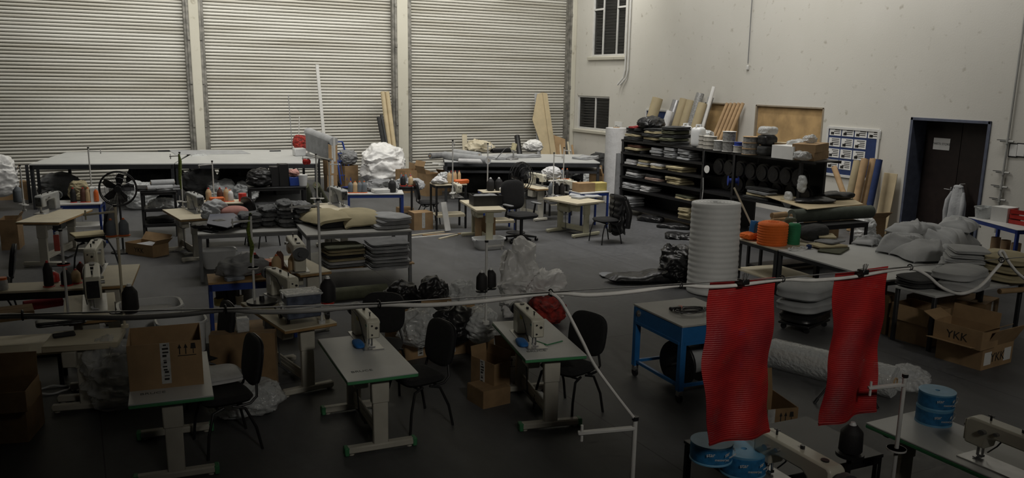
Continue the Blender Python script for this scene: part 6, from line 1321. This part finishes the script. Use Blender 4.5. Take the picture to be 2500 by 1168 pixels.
heap('crumpled clear film on the black rack at left', on(bF, .6, .5, -.395), (.5, .4, .2), M_clear2, 0, 5, .04, 6, .08)
for i, (u, mt_) in enumerate(((.25, M_fdark), (.7, M_fgrey2))): cloth('%s folded cloth on top of the black rack at left' % ('dark', 'grey')[i], on(bF, u, .5), (.5, .45, .08), mt_, .2*i, i, .03)
roll('grey fabric roll on the black rack at left, upper', on(bF, .3, .3, .15), on(bF, .95, .45, .15), .06, M_fgrey); roll('grey fabric roll on the black rack at left, lower', on(bF, .2, .15, .06), on(bF, .9, .25, .06), .055, M_fgrey)
cloth('dark folded cloth low in the black rack at left', on_table(bF, 0, 0, .262-bF['H']), (.5, .4, .1), M_fdark, 0, 4, .03)
heap('shiny black folded bag on the long black rack', on(bG, .22, .5), (.5, .4, .32), M_tarp, .3, 4, .04, 4, .08, name='folded_bag')
for i, (u, h_, mt_, nm) in enumerate(((.48, .4, M_black, 'black speaker shaped box'), (.62, .45, M_black, 'second black upright box'), (.8, .18, M_blue, 'small blue box'))): mb = MB(); mb.box((0, 0, h_/2), (.2, .2, h_), ch=.01); tag(mb.build('black_box' if i < 2 else 'blue_box', mt_, loc=on(bG, u, .5)), '%s on the long black rack' % nm, 'box')
heap('pink white bundle on the small blue box of the long rack', on(bG, .8, .5, .181), (.2, .2, .14), mat('pink_cloth', (.55, .3, .26), .8), 0, 3, .02, 9, .04, name='bundle', cat='bundle')
mb = MB(); mb.lathe([(.08, 0), (.1, .22), (.09, .22)], 16); tag(mb.build('white_mug', M_plas, loc=on(bG, .96, .4)), 'white beaker at the right end of the long black rack', 'beaker')
# thread stands with long poles
for lab, b_, z, yt, rz, tr in (('white thread stand at the far left sewing table', (60, 516), .75, 405, 1.9, 1), ('white thread stand with metal ring above the blue bench at left', (226, 486), .82, 362, .5, 0), ('white thread stand at the table by the black rack, hank hanging on it', (447, 508), .75, 374, 2.2, 1), ('white thread stand rising before the middle cutting table', (523, 487), .82, 395, 2.9, 1), ('cream thread stand with red hearts hanging, behind the garment piles', (775, 500), .8, 378, 2.8, 1), ('cream thread stand rising behind the tan covers', (806, 500), .8, 395, .6, 0), ('white thread stand left of the crate table', (1105, 485), .72, 345, 1.0, 1), ('white thread stand on the bench before the cutting table', (1190, 466), .82, 352, .8, 0), ('white thread stand at the cream table by the jacket, left pole', (1350, 478), .72, 375, .2, 1), ('white thread stand at the cream table by the jacket, right pole', (1374, 476), .72, 362, .4, 1)):
    stand_px(lab, P(*b_, z), yt, rz=rz, plate=.07 if tr else 0, th=.12+.2*(tr and b_[0] > 1300), arm=.25)
cone('blue grey thread cone on the far left thread stand', P(48, 512, .75)+Vector((0, 0, .125)), M_greyth, h=.3, r=.08)
for i in range(3): cone('dark thread cone by the stands at the cream table, %s' % LR[i], P(1352+i*13, 478, .72)+Vector((0, .12, .0)), (M_greyth, M_blackth, M_blackth)[i], h=.28, r=.06)
q = P(447, 508, .75); q.z = top_z(q, 462); mb = MB(); mb.tube([(-.012, 0, 0), (-.02, 0, .2), (0, 0, .5), (-.012, 0, top_z(q, 376)-q.z)], [.015, .03, .03, .014], n=8); tag(mb.build('cord_hank', MATS['green_yellow_cord'], loc=q), 'green yellow cord hank hanging near the black rack', 'cord')
mb = MB()
for s in (-1, 1): mb.puff((s*.03, 0, .05), (.09, .05, .11), p=2.2, n=6)
tag(mb.build('red_pendant', M_red, loc=P(775, 500, .8)+Vector((-.16, .05, top_z(P(775, 500, .8), 402)-.8))), 'red heart pendant on the cream thread stand', 'pendant')
# ================================================================== CLOTH TABLES WITH GARMENT PILES
g1 = bench('grey topped table with dark garment piles, left of the tan covers', P(482, 573, .75), P(738, 562, .75), 1.2, .75, M_grey, M_greytop, shelves=(), legs=.05, apron=.05, name='cutting_table', cat='table')
g2 = bench('grey steel table carrying the tan covers, folded stacks on its lower shelf', P(748, 575, .82), P(1006, 562, .82), 1.1, .82, M_grey, M_greytop, shelves=(.32,), legs=.05, apron=.05, name='cutting_table', cat='table')
Z1, Z2 = .751, .821
slab('dark blue grey stiff panel propped on the left of the garment table', [(505, 548), (555, 558), (598, 540), (570, 522), (512, 525)], .86, .012, mat('slate_panel', (.14, .15, .19), .5), 'stiff_panel', 'panel')
heap('black cloth bundle under the stiff panel on the garment table', P(530, 557, Z1), (.75, .5, .11), M_tarp, 0, 2, .03, 5, .06, name='cloth_heap', cat='cloth')
heap('pale cloth flap standing behind the stiff panel', P(525, 535, Z1), (.4, .25, .28), M_fgrey, .5, 4, .04, 5, .08, name='cloth_heap', cat='cloth')
mb = MB(); mb.puff((0, 0, .1), (.5, .35, .22), p=2.3, n=12); tag(mb.build('cushion', mat('pink_felt', (.42, .20, .17), .85), loc=P(570, 533, Z1)), 'dusty pink round cushion on the garment table', 'cushion')
mb = MB(); mb.box((0, 0, .01), (.12, .3, .02), rot=(0, 0, .5)); tag(mb.build('folded_rag', M_fdark, loc=P(510, 566, Z1)), 'thin dark strips at the front left of the garment table', 'cloth')
M_dg = mat('dark_garment', (.13, .135, .14), .8, var=.3, vscale=5, bump=.4, bscale=22)
rnd = random.Random(12); k = 0
for (x, y, n, w, nm) in ((616, 558, 3, .34, 'left dark garment pile'), (661, 555, 4, .25, 'middle dark garment pile'), (703, 556, 6, .25, 'tall dark garment pile'), (744, 556, 5, .24, 'right dark garment pile')):
    z = 0
    for i in range(n):
        h_ = rnd.uniform(.045, .075); heap('crumpled garment in the %s, %s' % (nm, ORD[i]), P(x, y, Z1)+Vector((rnd.uniform(-.02, .02), .25+rnd.uniform(-.03, .03), z)), (w*rnd.uniform(.85, 1.0), .5, h_+.012), (M_dg, M_fgrey2, M_dg)[i % 3], rnd.uniform(-.12, .12), k, .026, 9, .06, p_=4, n=20, name='garment', cat='garment'); z += h_+.014; k += 1
def drape(label, c, w, d, h, over, mt, rz, seed, th=.045):        # thick folded cover lying flat, its front edge drooping over the table edge
    def fn(u, v):
        x = (u-.5)*w*(1+.05*math.sin(v*5+seed)); y = d*(.5-v)
        z = h+.02*noise.noise(Vector((u*2.5+seed, v*3, seed)))+.014*math.sin(v*9+u*3+seed)*(1-v)
        k = max(0, v-.62)/.38; z -= (h+over)*k**2.2; y += .07*d*k**3
        e = abs(2*u-1)**6; z -= e*h*.75*(1-k*.6); return (x, y, z)
    mb = MB(); mb.sheet(fn, 20, 26, th); o = mb.build('cloth_cover', mt, loc=c, rot=rz, sharp=70); return tag(o, label, 'cover')
for i, (x, y, w, d, rz, seed, ov, lab) in enumerate(((818, 558, .62, 1.0, .12, 1, -.1, 'big tan folded cover on the steel table, left one'), (898, 556, .6, .95, -.12, 2, -.02, 'big tan folded cover on the steel table, drooping right one'))):
    base = P(x, y, Z2)+Vector((0, .38, 0))
    drape(lab, base+Vector((0, -.05, .015)), w, d, .14, ov, M_ftan, rz, seed)
    cloth('dark underside fold beneath the '+('left', 'right')[i]+' big tan cover', base, (w*.86, d*.8, .11), M_fdark, rz, seed+5, .02, 3, name='cloth_cover', cat='cover')
for i in range(3): cloth('grey folded cover at the right end of the steel table, %s' % ORD[i], P(965, 562, Z2)+Vector((.02*i, .4, .06*i)), (.55-.04*i, .7, .065), (M_fgrey, M_fgrey2, M_fgrey)[i], .1*i, i+8, .02, 4, group='grey covers right end', name='cloth_cover', cat='cover')
S3 = .345
for i in range(7): cloth('folded cover on the lower shelf, left stack, %s' % ORD[i], P(850, 655, S3)+Vector((.01*(i % 3), .3, .045*i)), (.58, .5, .037), (M_fgrey2, M_fwhite, M_ftan, M_fdark, M_ftan, M_ftan, M_folive)[i], .05*(i % 2), i, .012, 5, name='cloth_cover', cat='cover')
for i in range(8): cloth('grey folded cover on the lower shelf, right stack, %s' % ORD[i], P(958, 660, S3)+Vector((.015*(i % 3), .3, .05*i)), (.58, .55, .041), (M_fgrey, M_fgrey2, M_fgrey)[i % 3], -.04*(i % 3), i+20, .014, 5, name='cloth_cover', cat='cover')
mb = MB(); mb.box((0, 0, .01), (1.3, .4, .02)); tag(mb.build('brown_board', M_tube, loc=g2.location+Vector((.12, -.45, .30)), rot=g2.rotation_euler.z), 'brown board edge below the folded stacks of the steel table', 'board')
roll('olive fabric roll lying on the floor under the steel table', P(795, 722, .09), P(944, 708, .09), .095, M_folive)
tub('white plastic tub on the floor under the garment table', P(535, 652, 0), .55, .38, .3)
c = carton_at('open carton with big black letters on the floor by the garment table', (308, 620), (374, 630), 0, .34, 596, flaps={'+y': 40, '+x': 50}, tapes=False, logo='YKK', lsz=.12)
cloth('grey flat cloth lying in the open lettered carton', c.location+Vector((0, 0, .012)), (.3, .3, c['S'][2]*.9), M_fgrey, .5, 3)
carton('brown carton with white marks on the floor behind the black rack', P(1035, 562, 0)+Vector((0, .2, 0)), (.42, .36, .36), 0, M_card, closed=True)
carton('brown carton left of the marked one, on the floor', P(1000, 545, 0)+Vector((0, .3, 0)), (.3, .3, .3), 0, M_card, closed=True, tapes=False)
for i, (x, y, rz, L_, mt_) in enumerate(((1060, 578, .1, 1.1, M_white), (1085, 574, -.15, .9, M_tube), (1045, 572, .2, .8, M_tan), (1095, 580, .5, .6, M_tan))): mb = MB(); mb.box((0, 0, .012), (L_, .05, .024)); tag(mb.build('wood_strip', mt_, loc=P(x, y, 0), rot=rz), 'loose wooden strip on the floor by the tall black rack, %s' % ('white one', 'long brown one', 'tan one', 'short one')[i], 'strip')
mb = MB(); mb.box((0, 0, .32), (.14, .02, .6), rot=(-.25, 0, .3)); tag(mb.build('white_board', M_white, loc=P(1088, 566, 0)), 'white narrow board leaning on the tall black rack', 'board')
carton('brown carton on the floor under the crate table', st3.location+Vector((.12, .1, 0)), (.3, .3, .45), 0, M_card, closed=True)
heap('clear film bags under the chair beside the taped carton', P(600, 1010, 0), (.6, .4, .3), M_clear2, 0, 5, .05, 6, .1)
heap('clear plastic sheet gathered beside the green-edged table with the carton', P(290, 1000, .0), (.42, .4, .62), M_clear, 0, 3, .08, 4, .14, n=24)
